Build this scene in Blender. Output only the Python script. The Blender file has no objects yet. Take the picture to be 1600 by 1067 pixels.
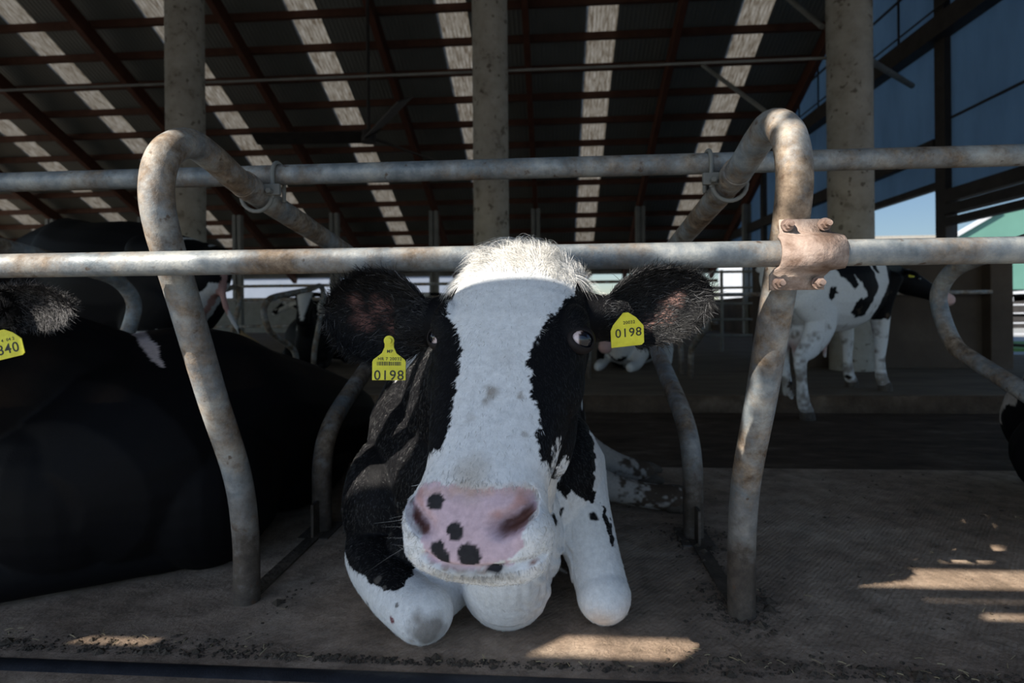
import bpy, bmesh, math, random
import numpy as np
from mathutils import Vector, Matrix
from mathutils.bvhtree import BVHTree

scene = bpy.context.scene
COL = scene.collection

# ------------------------------------------------------------------ camera
F_PX, CX, CY, CAM_H = 900.0, 800.0, 490.0, 0.72
YAW, ROLL = math.atan(65 / 900), math.radians(0.5)
A3 = lambda *v: np.array(v, float)
FWD = A3(-math.sin(YAW), math.cos(YAW), 0)
R0 = A3(math.cos(YAW), math.sin(YAW), 0)
RIGHT = math.cos(ROLL) * R0 - math.sin(ROLL) * A3(0, 0, 1)
UPV = math.cos(ROLL) * A3(0, 0, 1) + math.sin(ROLL) * R0
CAM = A3(0, 0, CAM_H)
cam_data = bpy.data.cameras.new('camera')
cam = bpy.data.objects.new('camera', cam_data)
COL.objects.link(cam)
cam.matrix_world = Matrix(((RIGHT[0], UPV[0], -FWD[0], 0), (RIGHT[1], UPV[1], -FWD[1], 0),
                           (RIGHT[2], UPV[2], -FWD[2], CAM_H), (0, 0, 0, 1)))
cam_data.sensor_width = 36.0
cam_data.lens = F_PX / 1600 * 36
cam_data.shift_y = (CY - 533.5) / 1600
cam_data.clip_start, cam_data.clip_end = 0.02, 2000
cam_data.dof.use_dof = True
cam_data.dof.focus_distance = 0.92
cam_data.dof.aperture_fstop = 5.0
scene.camera = cam

# ------------------------------------------------------------------ light and exposure
SUN_DIR = A3(1.05, 1.0, -1.12)                      # the way the sunlight travels
world = bpy.data.worlds.new('sky')
scene.world = world
world.use_nodes = True
wn, wl = world.node_tree.nodes, world.node_tree.links
wn.clear()
w_out = wn.new('ShaderNodeOutputWorld')
w_bg = wn.new('ShaderNodeBackground')
w_sky = wn.new('ShaderNodeTexSky')
w_sky.sky_type = 'NISHITA'
w_sky.sun_disc = False
w_sky.sun_elevation = math.radians(37)
w_sky.sun_rotation = math.atan2(-SUN_DIR[0], -SUN_DIR[1])
w_sky.air_density, w_sky.dust_density, w_sky.ozone_density = 1.0, 0.4, 3.0
w_bg.inputs['Strength'].default_value = 0.175
w_tc = wn.new('ShaderNodeTexCoord'); w_dot = wn.new('ShaderNodeVectorMath'); w_dot.operation = 'DOT_PRODUCT'
w_dot.inputs[1].default_value = tuple(-SUN_DIR / np.linalg.norm(SUN_DIR))
w_map = wn.new('ShaderNodeMapRange'); w_map.inputs['From Min'].default_value = -.75; w_map.inputs['From Max'].default_value = .7
w_map.inputs['To Min'].default_value = .42; w_map.inputs['To Max'].default_value = 1.35
w_mul = wn.new('ShaderNodeVectorMath'); w_mul.operation = 'SCALE'
wl.new(w_tc.outputs['Generated'], w_dot.inputs[0]); wl.new(w_dot.outputs['Value'], w_map.inputs['Value'])
wl.new(w_sky.outputs[0], w_mul.inputs[0]); wl.new(w_map.outputs[0], w_mul.inputs['Scale'])
wl.new(w_mul.outputs[0], w_bg.inputs[0])   # a real sky is brighter on the sun's side
wl.new(w_bg.outputs[0], w_out.inputs[0])
sun_data = bpy.data.lights.new('sun', 'SUN')
sun_data.energy = 10.0
sun_data.color = (1.0, 0.93, 0.82)
sun_data.angle = math.radians(0.3)
sun = bpy.data.objects.new('sun', sun_data)
COL.objects.link(sun)
sun.rotation_euler = Vector(SUN_DIR).to_track_quat('-Z', 'Y').to_euler()
scene.view_settings.view_transform = 'Standard'
scene.view_settings.look = 'None'
scene.view_settings.gamma = 1.0
scene.view_settings.use_curve_mapping = False
scene.view_settings.exposure = 0.0
scene.cycles.use_denoising = True
scene.cycles.max_bounces = 8
scene.cycles.sample_clamp_indirect = 6.0

# ------------------------------------------------------------------ helpers
def ray(px, py):
    return FWD + (px - CX) / F_PX * RIGHT + (CY - py) / F_PX * UPV
def WY(px, py, Y):
    v = ray(px, py); return CAM + v * (Y / v[1])
def WZ(px, py, z=0.0):
    v = ray(px, py); return CAM + v * ((z - CAM_H) / v[2])
def unit(v):
    v = np.asarray(v, float); return v / np.linalg.norm(v)

def tag(o, label, cat=None, group=None, kind=None):
    o['label'] = label
    if cat: o['category'] = cat
    if group: o['group'] = group
    if kind: o['kind'] = kind
    return o
def empty(name, loc=(0, 0, 0)):
    o = bpy.data.objects.new(name, None)
    o.empty_display_size = 0.1
    COL.objects.link(o); o.location = loc
    return o
def child(o, parent):
    o.parent = parent
    o.matrix_parent_inverse = Matrix.Translation(Vector(parent.location)).inverted()
    return o

class MB:
    """collects verts and faces for one mesh object"""
    def __init__(s): s.v, s.f, s.n = [], [], 0
    def add(s, v, f):
        s.v.append(np.asarray(v, float)); s.f += [[i + s.n for i in q] for q in f]; s.n += len(v); return s
    def box(s, lo, hi, rot=None, at=None):
        x0, y0, z0 = lo; x1, y1, z1 = hi
        v = np.array([[x0,y0,z0],[x1,y0,z0],[x1,y1,z0],[x0,y1,z0],[x0,y0,z1],[x1,y0,z1],[x1,y1,z1],[x0,y1,z1]], float)
        if rot is not None: v = v @ np.asarray(rot, float).T
        if at is not None: v = v + np.asarray(at, float)
        return s.add(v, [[0,3,2,1],[4,5,6,7],[0,1,5,4],[1,2,6,5],[2,3,7,6],[3,0,4,7]])
    def tube(s, pts, r, seg=16, smooth=0, **k):
        v, f = chain(pts, [r] * len(pts) if np.isscalar(r) else r, seg=seg, sub=smooth, caps=k.get('caps', 'flat'))
        return s.add(v, f)
    def beam(s, a, b, w, h):
        a, b = np.asarray(a, float), np.asarray(b, float)
        t = unit(b - a); sd = np.cross(t, A3(0, 0, 1))
        sd = unit(sd) if np.linalg.norm(sd) > 1e-4 else A3(1, 0, 0)
        u = np.cross(sd, t); L = np.linalg.norm(b - a)
        return s.box((-w / 2, 0, -h / 2), (w / 2, L, h / 2), rot=np.stack([sd, t, u], 1), at=a)
    def mesh(s, name):
        m = bpy.data.meshes.new(name)
        m.from_pydata(np.concatenate(s.v).tolist(), [], s.f); m.update()
        return m
    def build(s, name, material, parent=None, smooth=None, bevel=0):
        m = s.mesh(name)
        o = bpy.data.objects.new(name, m); COL.objects.link(o)
        if material: m.materials.append(material)
        if smooth is not None:
            m.polygons.foreach_set('use_smooth', [True] * len(m.polygons))
            m.set_sharp_from_angle(angle=math.radians(smooth))
        if bevel:
            b = o.modifiers.new('bevel', 'BEVEL'); b.width = bevel; b.segments = 2; b.limit_method = 'ANGLE'
        if parent: child(o, parent)
        return o

def catmull(P, sub):
    P = np.asarray(P, float)
    if sub <= 1: return P
    Q = np.concatenate([2 * P[:1] - P[1:2], P, 2 * P[-1:] - P[-2:-1]])
    out = []
    for i in range(1, len(Q) - 2):
        for k in range(sub):
            t = k / sub
            out.append(0.5 * (2 * Q[i] + (Q[i+1] - Q[i-1]) * t + (2*Q[i-1] - 5*Q[i] + 4*Q[i+1] - Q[i+2]) * t*t
                              + (3*Q[i] - Q[i-1] - 3*Q[i+1] + Q[i+2]) * t**3))
    out.append(P[-1])
    return np.array(out)

def chain(pts, radii, seg=20, sub=6, caps='round', upref=(0, 0, 1)):
    """a limb: rings along a smooth path; radii scalar or (sideways, upward)"""
    pts = np.asarray(pts, float)
    rad = np.array([[r, r] if np.isscalar(r) else r for r in radii], float)
    if sub > 1:
        A = catmull(np.concatenate([pts, rad], 1), sub); pts, rad = A[:, :3], np.maximum(A[:, 3:], 1e-3)
    T = np.gradient(pts, axis=0); T /= np.linalg.norm(T, axis=1)[:, None]
    if caps == 'round':
        p0, r0, p1, r1 = pts[0], rad[0], pts[-1], rad[-1]
        hs = [0.95, 0.75, 0.42]
        pre = [p0 - T[0] * r0.min() * h for h in hs]; prer = [r0 * math.sqrt(1 - h*h) for h in hs]
        post = [p1 + T[-1] * r1.min() * h for h in hs[::-1]]; postr = [r1 * math.sqrt(1 - h*h) for h in hs[::-1]]
        pts = np.concatenate([pre, pts, post]); rad = np.concatenate([prer, rad, postr])
        T = np.concatenate([[T[0]] * 3, T, [T[-1]] * 3])
    n = len(pts)
    u0 = np.asarray(upref, float)
    if abs(T[0] @ u0) > 0.95: u0 = A3(0, 1, 0) if abs(T[0][1]) < 0.9 else A3(1, 0, 0)
    verts = []
    U = None
    ang = np.linspace(0, 2 * math.pi, seg, endpoint=False)
    for i in range(n):
        b = u0 if U is None else U
        U = unit(b - T[i] * (b @ T[i])); S = np.cross(T[i], U)
        verts.append(pts[i] + np.outer(np.cos(ang) * rad[i, 0], S) + np.outer(np.sin(ang) * rad[i, 1], U))
    v = np.concatenate(verts)
    f = [[i*seg + j, i*seg + (j+1) % seg, (i+1)*seg + (j+1) % seg, (i+1)*seg + j] for i in range(n-1) for j in range(seg)]
    f = [q[::-1] for q in f]
    f.append(list(range(seg))[::1]); f.append([(n-1)*seg + j for j in range(seg)][::-1])
    return v, f

def ellipsoid(c, ax, rot=None, seg=24, rings=14):
    v, f = [], []
    for i in range(rings + 1):
        a = math.pi * i / rings
        for j in range(seg):
            b = 2 * math.pi * j / seg
            v.append((math.sin(a) * math.cos(b), math.sin(a) * math.sin(b), math.cos(a)))
    v = np.array(v) * np.asarray(ax, float)
    if rot is not None: v = v @ np.asarray(rot, float).T
    v = v + np.asarray(c, float)
    for i in range(rings):
        for j in range(seg):
            f.append([i*seg + j, (i+1)*seg + j, (i+1)*seg + (j+1) % seg, i*seg + (j+1) % seg])
    return v, f

def loft(rings):
    n, m = len(rings), len(rings[0])
    v = np.concatenate(rings)
    f = [[i*m + j, i*m + (j+1) % m, (i+1)*m + (j+1) % m, (i+1)*m + j] for i in range(n-1) for j in range(m)]
    f.append(list(range(m))[::-1]); f.append([(n-1)*m + j for j in range(m)])
    return v, f

def remesh(parts, voxel, smooth=3, name='body'):
    """one continuous skin over overlapping closed shapes"""
    mb = MB()
    for v, f in parts: mb.add(v, f)
    o = bpy.data.objects.new('tmp', mb.mesh('tmp')); COL.objects.link(o)
    bm = bmesh.new(); bm.from_mesh(o.data)
    bmesh.ops.remove_doubles(bm, verts=bm.verts, dist=1e-5)
    bmesh.ops.recalc_face_normals(bm, faces=bm.faces); bm.to_mesh(o.data); bm.free()
    r = o.modifiers.new('r', 'REMESH'); r.mode = 'VOXEL'; r.voxel_size = voxel; r.adaptivity = 0
    s = o.modifiers.new('s', 'SMOOTH'); s.factor = 0.5; s.iterations = smooth
    dg = bpy.context.evaluated_depsgraph_get()
    m = bpy.data.meshes.new_from_object(o.evaluated_get(dg))
    m.name = name
    old = o.data; bpy.data.objects.remove(o); bpy.data.meshes.remove(old)
    m.polygons.foreach_set('use_smooth', [True] * len(m.polygons))
    return m
def get_verts(m):
    a = np.empty(len(m.vertices) * 3); m.vertices.foreach_get('co', a); return a.reshape(-1, 3)
def set_verts(m, v):
    m.vertices.foreach_set('co', np.ascontiguousarray(v, np.float32).ravel()); m.update()
def get_normals(m):
    a = np.empty(len(m.vertices) * 3); m.vertex_normals.foreach_get('vector', a); return a.reshape(-1, 3)
def set_coat(m, c):
    at = m.color_attributes.new('coat', 'FLOAT_COLOR', 'POINT')
    at.data.foreach_set('color', np.concatenate([c, np.ones((len(c), 1))], 1).astype(np.float32).ravel())

def vnoise(P, scale, seed=0):
    """value noise in 0..1"""
    Q = np.asarray(P) / scale + seed * 17.31 + 1000
    I = np.floor(Q).astype(np.int64); f = Q - I; f = f * f * (3 - 2 * f)
    def h(i, j, k):
        n = (i * 374761393 + j * 668265263 + k * 2147483647 + seed * 974711) & 0x7fffffff
        n = ((n ^ (n >> 13)) * 1274126177) & 0x7fffffff
        return ((n ^ (n >> 16)) & 0xffff) / 65535.0
    x, y, z = I.T; r = 0
    for dx in (0, 1):
        for dy in (0, 1):
            for dz in (0, 1):
                w = (f[:, 0] if dx else 1 - f[:, 0]) * (f[:, 1] if dy else 1 - f[:, 1]) * (f[:, 2] if dz else 1 - f[:, 2])
                r = r + w * h(x + dx, y + dy, z + dz)
    return r
def inside(poly, x, y):
    r = np.zeros(len(x), bool); n = len(poly)
    for i in range(n):
        x0, y0 = poly[i]; x1, y1 = poly[(i + 1) % n]
        if y0 == y1: continue
        c = ((y0 > y) != (y1 > y)) & (x < (x1 - x0) * (y - y0) / (y1 - y0) + x0)
        r ^= c
    return r
def jitter(P, amp, scale):
    return np.stack([vnoise(P, scale, s) - .5 for s in (1, 2)], 1) * 2 * amp

# ------------------------------------------------------------------ materials
def material(name, color=(.5, .5, .5), rough=.7, metal=0.0, spec=.5):
    m = bpy.data.materials.new(name); m.use_nodes = True
    b = m.node_tree.nodes['Principled BSDF']
    b.inputs['Base Color'].default_value = (*color, 1)
    b.inputs['Roughness'].default_value = rough
    b.inputs['Metallic'].default_value = metal
    b.inputs['Specular IOR Level'].default_value = spec
    return m
class NT:
    def __init__(s, m):
        s.m = m; s.n = m.node_tree.nodes; s.l = m.node_tree.links; s.b = s.n['Principled BSDF']
        s.co = s.n.new('ShaderNodeTexCoord')
    def noise(s, scale, detail=6, rough=.6, vec=None, stretch=None):
        t = s.n.new('ShaderNodeTexNoise'); t.inputs['Scale'].default_value = scale
        t.inputs['Detail'].default_value = detail; t.inputs['Roughness'].default_value = rough
        v = vec or s.co.outputs['Object']
        if stretch:
            mp = s.n.new('ShaderNodeMapping'); mp.inputs['Scale'].default_value = stretch
            s.l.new(v, mp.inputs[0]); v = mp.outputs[0]
        s.l.new(v, t.inputs['Vector']); return t.outputs['Fac']
    def ramp(s, fac, stops):
        r = s.n.new('ShaderNodeValToRGB'); e = r.color_ramp.elements
        while len(e) > 1: e.remove(e[-1])
        e[0].position = stops[0][0]; e[0].color = (*stops[0][1], 1)
        for p, c in stops[1:]:
            k = e.new(p); k.color = (*c, 1)
        s.l.new(fac, r.inputs[0]); return r.outputs[0]
    def mix(s, fac, a, b, kind='MIX'):
        x = s.n.new('ShaderNodeMix'); x.data_type = 'RGBA'; x.blend_type = kind
        for val, k in ((fac, 0), (a, 6), (b, 7)):
            if isinstance(val, (int, float)): x.inputs[k].default_value = val
            elif isinstance(val, tuple): x.inputs[k].default_value = (*val, 1)
            else: s.l.new(val, x.inputs[k])
        return x.outputs[2]
    def math(s, op, a, b=0.0, c=None):
        x = s.n.new('ShaderNodeMath'); x.operation = op
        for val, k in ((a, 0), (b, 1), (c, 2)):
            if val is None: continue
            if isinstance(val, (int, float)): x.inputs[k].default_value = val
            else: s.l.new(val, x.inputs[k])
        return x.outputs[0]
    def axis(s, ax, out='Object'):
        x = s.n.new('ShaderNodeSeparateXYZ'); s.l.new(s.co.outputs[out], x.inputs[0]); return x.outputs['XYZ'.index(ax)]
    def bump(s, h, strength=.3, dist=.01):
        b = s.n.new('ShaderNodeBump'); b.inputs['Strength'].default_value = strength; b.inputs['Distance'].default_value = dist
        s.l.new(h, b.inputs['Height']); s.l.new(b.outputs[0], s.b.inputs['Normal'])
    def color(s, c): s.l.new(c, s.b.inputs['Base Color'])
    def rough(s, c): s.l.new(c, s.b.inputs['Roughness'])

def mottled(name, stops, scale=4, detail=8, rough=.8, bump=.3, bscale=40, dist=.01, stretch=None, spec=.3):
    m = material(name, rough=rough, spec=spec); n = NT(m)
    n.color(n.ramp(n.noise(scale, detail, .65, stretch=stretch), stops))
    n.bump(n.noise(bscale, 6, .6, stretch=stretch), bump, dist)
    return m

def pipe_material(name, dirt, zlow=None, gain=1.0):
    """galvanised pipe: bluish zinc, brown dried dirt, small rust spots"""
    m = material(name, rough=.5, metal=.15, spec=.5); n = NT(m)
    zinc = n.ramp(n.noise(9, 8, .7), [(.38, (.15, .18, .205)), (.5, (.29, .32, .34)), (.62, (.47, .475, .455))])
    mud = n.ramp(n.noise(30, 6, .7), [(.35, (.11, .075, .05)), (.52, (.25, .185, .13)), (.66, (.42, .33, .245))])
    f = n.ramp(n.noise(5, 10, .72), [(dirt, (0, 0, 0)), (dirt + .16, (1, 1, 1))])
    if zlow is not None:
        z = n.axis('Z'); lo = n.math('SUBTRACT', zlow, z); lo = n.math('MULTIPLY_ADD', lo, 5.0, 0.2)
        lo = n.math('ADD', lo, n.math('MULTIPLY', n.math('SUBTRACT', n.noise(14, 6, .7), .5), 1.6)); 
        c = n.n.new('ShaderNodeClamp'); n.l.new(lo, c.inputs[0])
        f = n.math('MAXIMUM', f, c.outputs[0])
        low = n.ramp(n.noise(22, 6, .7), [(.3, (.035, .026, .02)), (.55, (.10, .078, .06)), (.7, (.17, .15, .135)), (.78, (.30, .33, .40))])
        mud = n.mix(c.outputs[0], mud, low)
    rust = n.ramp(n.noise(38, 3, .5), [(.66, (0, 0, 0)), (.72, (1, 1, 1))])
    c = n.mix(f, zinc, mud); c = n.mix(n.math('MULTIPLY', rust, .8), c, (.10, .055, .03))
    n.color(n.mix(1.0, c, (gain, gain, gain), 'MULTIPLY'))
    n.rough(n.math('MULTIPLY_ADD', f, .3, .5))
    n.bump(n.math('ADD', n.noise(60, 6, .7), n.math('MULTIPLY', n.noise(200, 2, .5), .3)), .35, .004)
    return m

M = {}
M['pipe'] = pipe_material('galvanised_pipe', .405, .30, .85)
M['rail'] = pipe_material('galvanised_rail', .46, None, .66)
M['rail_dirty'] = pipe_material('dirty_galvanised_rail', .42)
M['clamp'] = mottled('crusted_clamp', [(.36, (.16, .105, .08)), (.5, (.33, .25, .21)), (.64, (.48, .40, .35))], 12, 8, .8, .7, 60, .006)
M['bolt'] = mottled('rusty_bolt', [(.3, (.14, .09, .07)), (.7, (.36, .27, .23))], 30, 5, .6, .3, 90)
def bed_material():
    m = material('trodden_bed_mat', rough=.85, spec=.25); n = NT(m)
    c = n.ramp(n.noise(1.6, 9, .68), [(.3, (.21, .145, .098)), (.5, (.38, .28, .205)), (.72, (.54, .43, .33))])
    dk = n.ramp(n.noise(11, 8, .75), [(.38, (.55, .55, .55)), (.62, (1.05, 1.05, 1.05))])
    c = n.mix(1.0, c, dk, 'MULTIPLY'); n.color(c)
    w = n.n.new('ShaderNodeTexWave'); w.inputs['Scale'].default_value = 28; w.inputs['Distortion'].default_value = 3.5
    w.inputs['Detail'].default_value = 3
    mp = n.n.new('ShaderNodeMapping'); mp.inputs['Rotation'].default_value = (0, 0, .7)
    n.l.new(n.co.outputs['Object'], mp.inputs[0]); n.l.new(mp.outputs[0], w.inputs[0])
    h = n.math('ADD', n.math('MULTIPLY', w.outputs['Fac'], .10), n.math('ADD', n.noise(45, 8, .7), n.noise(9, 5, .6)))
    n.bump(h, .75, .012); return m
M['bed'] = bed_material()
M['alley'] = mottled('wet_slurry_alley', [(.3, (.045, .030, .020)), (.55, (.10, .070, .048)), (.75, (.20, .148, .105))], 3, 9, .85, .8, 16, .03, stretch=(1, 2.6, 1), spec=.1)
M['platform'] = mottled('dusty_platform', [(.3, (.10, .073, .05)), (.7, (.21, .16, .11))], 1.2, 8, .9, .4, 20, .02, stretch=(1, 2.5, 1))
M['concrete'] = mottled('speckled_concrete', [(.30, (.13, .11, .085)), (.42, (.27, .25, .215)), (.7, (.36, .34, .30))], 5, 10, .85, .25, 30, .01)
_n = NT(M['concrete']); _old = _n.b.inputs['Base Color'].links[0].from_socket
_n.color(_n.mix(_n.ramp(_n.noise(11, 3, .5), [(.62, (0, 0, 0)), (.68, (.75, .75, .75))]), _old, (.07, .055, .04)))
M['post'] = mottled('grey_steel_post', [(.3, (.16, .165, .16)), (.7, (.25, .26, .25))], 2, 6, .7, .1, 20)
M['brown_wall'] = mottled('mud_splashed_wall', [(.3, (.040, .029, .021)), (.6, (.075, .056, .042)), (.8, (.11, .088, .07))], 1.3, 9, .85, .3, 12)
M['rafter'] = mottled('red_oxide_rafter', [(.3, (.075, .028, .017)), (.7, (.125, .048, .028))], 3, 4, .7, .05, 20)
M['purlin'] = mottled('brown_purlin', [(.3, (.075, .032, .02)), (.7, (.12, .055, .035))], 3, 4, .7, .05, 20)
def roof_material():
    m = material('roof_sheet', (.13, .14, .125), .6); n = NT(m)
    x = n.axis('X')
    n.color(n.ramp(n.noise(.6, 6, .6), [(.3, (.12, .128, .115)), (.7, (.17, .178, .165))]))
    w = n.math('SINE', n.math('MULTIPLY', x, 2 * math.pi / .25))
    n.bump(n.math('POWER', n.math('ABSOLUTE', w), 8.0), .5, .03); return m
M['roof'] = roof_material()
def skylight_material():
    m = bpy.data.materials.new('translucent_roof_sheet'); m.use_nodes = True
    n = NT.__new__(NT); n.m = m; n.n = m.node_tree.nodes; n.l = m.node_tree.links
    n.b = n.n['Principled BSDF']; n.co = n.n.new('ShaderNodeTexCoord')
    out = n.n['Material Output']
    t = n.n.new('ShaderNodeBsdfTranslucent'); d = n.n.new('ShaderNodeBsdfDiffuse'); mx = n.n.new('ShaderNodeMixShader')
    c = n.ramp(n.noise(6, 9, .75, stretch=(3, .5, .5)), [(.36, (.26, .215, .165)), (.5, (.52, .49, .435)), (.64, (.66, .64, .60))])
    w = n.math('POWER', n.math('ABSOLUTE', n.math('SINE', n.math('MULTIPLY', n.axis('X'), math.pi / .11))), 3.0)
    c = n.mix(n.math('MULTIPLY', w, .45), c, (.33, .29, .235))
    n.l.new(c, t.inputs[0]); n.l.new(c, d.inputs[0]); mx.inputs[0].default_value = .25
    n.l.new(t.outputs[0], mx.inputs[1]); n.l.new(d.outputs[0], mx.inputs[2]); n.l.new(mx.outputs[0], out.inputs[0])
    return m
M['skylight'] = skylight_material()
def panel_material():
    m = bpy.data.materials.new('blue_translucent_wall_sheet'); m.use_nodes = True
    n = NT.__new__(NT); n.m = m; n.n = m.node_tree.nodes; n.l = m.node_tree.links
    n.b = n.n['Principled BSDF']; n.co = n.n.new('ShaderNodeTexCoord')
    out = n.n['Material Output']
    t = n.n.new('ShaderNodeBsdfTranslucent'); mx = n.n.new('ShaderNodeMixShader')
    c = n.ramp(n.noise(1.5, 7, .6, stretch=(1, 1, .3)), [(.3, (.24, .37, .50)), (.7, (.34, .50, .64))])
    n.color(c); n.b.inputs['Roughness'].default_value = .7
    n.l.new(c, t.inputs[0]); mx.inputs[0].default_value = .5
    n.l.new(n.b.outputs[0], mx.inputs[1]); n.l.new(t.outputs[0], mx.inputs[2]); n.l.new(mx.outputs[0], out.inputs[0])
    return m
M['panel'] = panel_material()
M['dark_steel'] = mottled('dark_steel', [(.3, (.022, .02, .019)), (.7, (.045, .04, .037))], 4, 5, .6, .1, 30)
M['grey_pipe'] = mottled('dull_grey_pipe', [(.3, (.13, .13, .12)), (.7, (.2, .2, .185))], 4, 5, .6, .1, 30)
M['rubber'] = mottled('black_rubber', [(.3, (.012, .013, .017)), (.7, (.03, .032, .04))], 9, 6, .45, .3, 60)
M['dirt'] = mottled('dry_dung_crumbs', [(.3, (.035, .026, .019)), (.7, (.11, .085, .062))], 14, 6, .95, .8, 60)
M['straw'] = mottled('straw', [(.3, (.28, .21, .11)), (.7, (.50, .41, .25))], 20, 3, .8, .1, 60)
M['boards'] = mottled('sun_screen_boards', [(.3, (.16, .13, .10)), (.7, (.30, .26, .21))], 3, 6, .8, .2, 20, stretch=(1, 1, 6))
M['apron'] = mottled('worn_concrete_apron', [(.3, (.17, .165, .155)), (.7, (.26, .25, .235))], .8, 8, .9, .2, 6)
M['pavement'] = mottled('pale_concrete_yard', [(.3, (.20, .20, .195)), (.7, (.29, .29, .28))], .8, 8, .9, .2, 6)
M['grass'] = mottled('grass', [(.3, (.05, .12, .025)), (.7, (.12, .22, .05))], 4, 8, .9, .8, 30)
M['green'] = mottled('green_metal_sheet', [(.3, (.085, .19, .155)), (.7, (.10, .22, .18))], .5, 4, .5, .05, 10)
M['hall'] = mottled('blue_grey_sheet', [(.3, (.13, .155, .20)), (.7, (.17, .195, .24))], .5, 4, .6, .05, 10)
M['white_sheet'] = mottled('white_sheet', [(.3, (.40, .42, .45)), (.7, (.50, .51, .53))], .5, 4, .6, .05, 10)
M['tag'] = mottled('yellow_plastic', [(.3, (.62, .56, .035)), (.7, (.78, .72, .06))], 60, 4, .45, .05, 200, .001)
M['ink'] = material('black_print', (.02, .02, .015), .6)
M['hoof'] = mottled('dirty_hoof', [(.3, (.035, .028, .022)), (.7, (.10, .082, .066))], 25, 6, .8, .4, 60)

def coat_material(name, bump=.15, scale=240, sheen=0.0):
    m = material(name, rough=.6, spec=.06); n = NT(m)
    a = n.n.new('ShaderNodeAttribute'); a.attribute_name = 'coat'
    v = n.ramp(n.noise(90, 4, .7), [(.3, (.82, .82, .82)), (.7, (1.06, 1.06, 1.06))])
    n.color(n.mix(1.0, a.outputs['Color'], v, 'MULTIPLY'))
    n.bump(n.math('ADD', n.noise(scale, 3, .6), n.math('MULTIPLY', n.noise(45, 4, .6), .6)), bump, .004)
    n.b.inputs['Sheen Weight'].default_value = sheen; n.b.inputs['Sheen Roughness'].default_value = .4
    return m
M['coat'] = coat_material('cow_coat')
def hair_material():
    m = material('cow_hair', rough=.42, spec=.35); n = NT(m)
    a = n.n.new('ShaderNodeAttribute'); a.attribute_name = 'hair_color'
    n.color(a.outputs['Color']); return m
M['hair'] = hair_material()
M['glossy_hair'] = hair_material()
M['glossy_hair'].name = 'glossy_cow_hair'
M['glossy_hair'].node_tree.nodes['Principled BSDF'].inputs['Specular IOR Level'].default_value = 1.0
M['glossy_hair'].node_tree.nodes['Principled BSDF'].inputs['Roughness'].default_value = .33

WHITE, BLACK, PINK = A3(.72, .72, .72), A3(.006, .006, .007), A3(.56, .42, .47)

# ------------------------------------------------------------------ ground and platforms
def structure(name, mb, mat, label, cat, **k):
    return tag(mb.build(name, mat, **k), label, cat, kind='structure')
XL, XR = -34.0, 7.72
structure('floor', MB().box((XL, 1.05, -.3), (XR + .2, 2.72, 0)), M['bed'], 'trodden brown stall floor under the lying cows in front', 'floor')
structure('floor_alley', MB().box((XL, 2.72, -.4), (XR + .2, 5.12, -.15)), M['alley'], 'dark wet dung alley behind the front stalls', 'floor')
structure('floor_platform', MB().box((XL, 5.12, -.3), (XR + .2, 9.7, 0)), M['platform'], 'raised dusty stall platform beyond the dung alley', 'floor')
structure('kerb', MB().box((XL, 5.08, -.3), (XR + .2, 5.125, -.004)), M['alley'], 'dark kerb face of the raised platform beyond the alley', 'kerb')  # thin strip in the dark alley colour over the platform's front face
structure('floor_passage', MB().box((XL, 9.7, -.4), (XR + .2, 29.0, -.15)), M['platform'], 'dusty far passage floor under the roof', 'floor')
structure('floor_apron', MB().box((XL, -2.1, -.3), (XR + .2, 1.05, -.02)), M['apron'], 'pale concrete feed apron in front of the stalls', 'floor')
structure('ground', MB().box((-220, -160, -.5), (260, 260, -.32)), M['pavement'], 'pale concrete yard outside the barn', 'ground')

# ------------------------------------------------------------------ roof
RA, RS = CAM_H + 15.9, .478
roof_z = lambda Y: RA - RS * Y
YR, YE = 12.0, 28.6
ZR = roof_z(YR)
bays = [-.69 + 4.15 * k for k in range(-8, 3)]           # rafters
lights_x = [x + 4.15 / 2 + .02 for x in bays[:-1]]
def slope_sheet(x0, x1, y0=YR, y1=YE, t=.05):
    mb = MB()
    z0, z1 = roof_z(y0), roof_z(y1)
    v = [(x0,y0,z0),(x1,y0,z0),(x1,y1,z1),(x0,y1,z1)]
    v = np.array(v + [(a, b, c + t) for a, b, c in v], float)
    return mb.add(v, [[0,1,2,3],[7,6,5,4],[0,4,5,1],[1,5,6,2],[2,6,7,3],[3,7,4,0]])
edges = [XL] + [e for x in lights_x for e in (x - .44, x + .44)] + [XR + .3]
for i in range(0, len(edges), 2):
    structure('ceiling', slope_sheet(edges[i], edges[i + 1]), M['roof'], 'dark corrugated roof sheets between two skylight strips', 'ceiling')
near = MB()
zn = 4.95
v = np.array([(XL, -2.3, zn), (XR + .3, -2.3, zn), (XR + .3, YR, ZR), (XL, YR, ZR)], float)
near.add(np.concatenate([v, v + A3(0, 0, .05)]), [[0,1,2,3],[7,6,5,4],[0,4,5,1],[1,5,6,2],[2,6,7,3],[3,7,4,0]])
structure('ceiling_near', near, M['roof'], 'near slope of the barn roof above the camera', 'ceiling')
for x in lights_x:
    structure('skylight', slope_sheet(x - .44, x + .44, YR + .05, YE, .012), M['skylight'],
              'dirty translucent skylight strip running down the dark roof', 'skylight')['group'] = 'skylight strips in the roof'
for x in bays:
    h = .42
    structure('rafter', MB().beam((x, YR, roof_z(YR) - .2 - h / 2), (x, YE, roof_z(YE) - .2 - h / 2), .17, h), M['rafter'],
              'red-brown steel rafter sloping down the underside of the roof', 'rafter')['group'] = 'red-brown rafters under the roof'
py_list = [12.6 + .985 * k for k in range(17)]
for y in py_list:
    structure('purlin', MB().box((XL, y - .06, roof_z(y) - .21), (XR + .2, y + .06, roof_z(y) - .012)), M['purlin'],
              'dark brown purlin running across the underside of the roof', 'purlin')['group'] = 'purlins across the roof'

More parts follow.
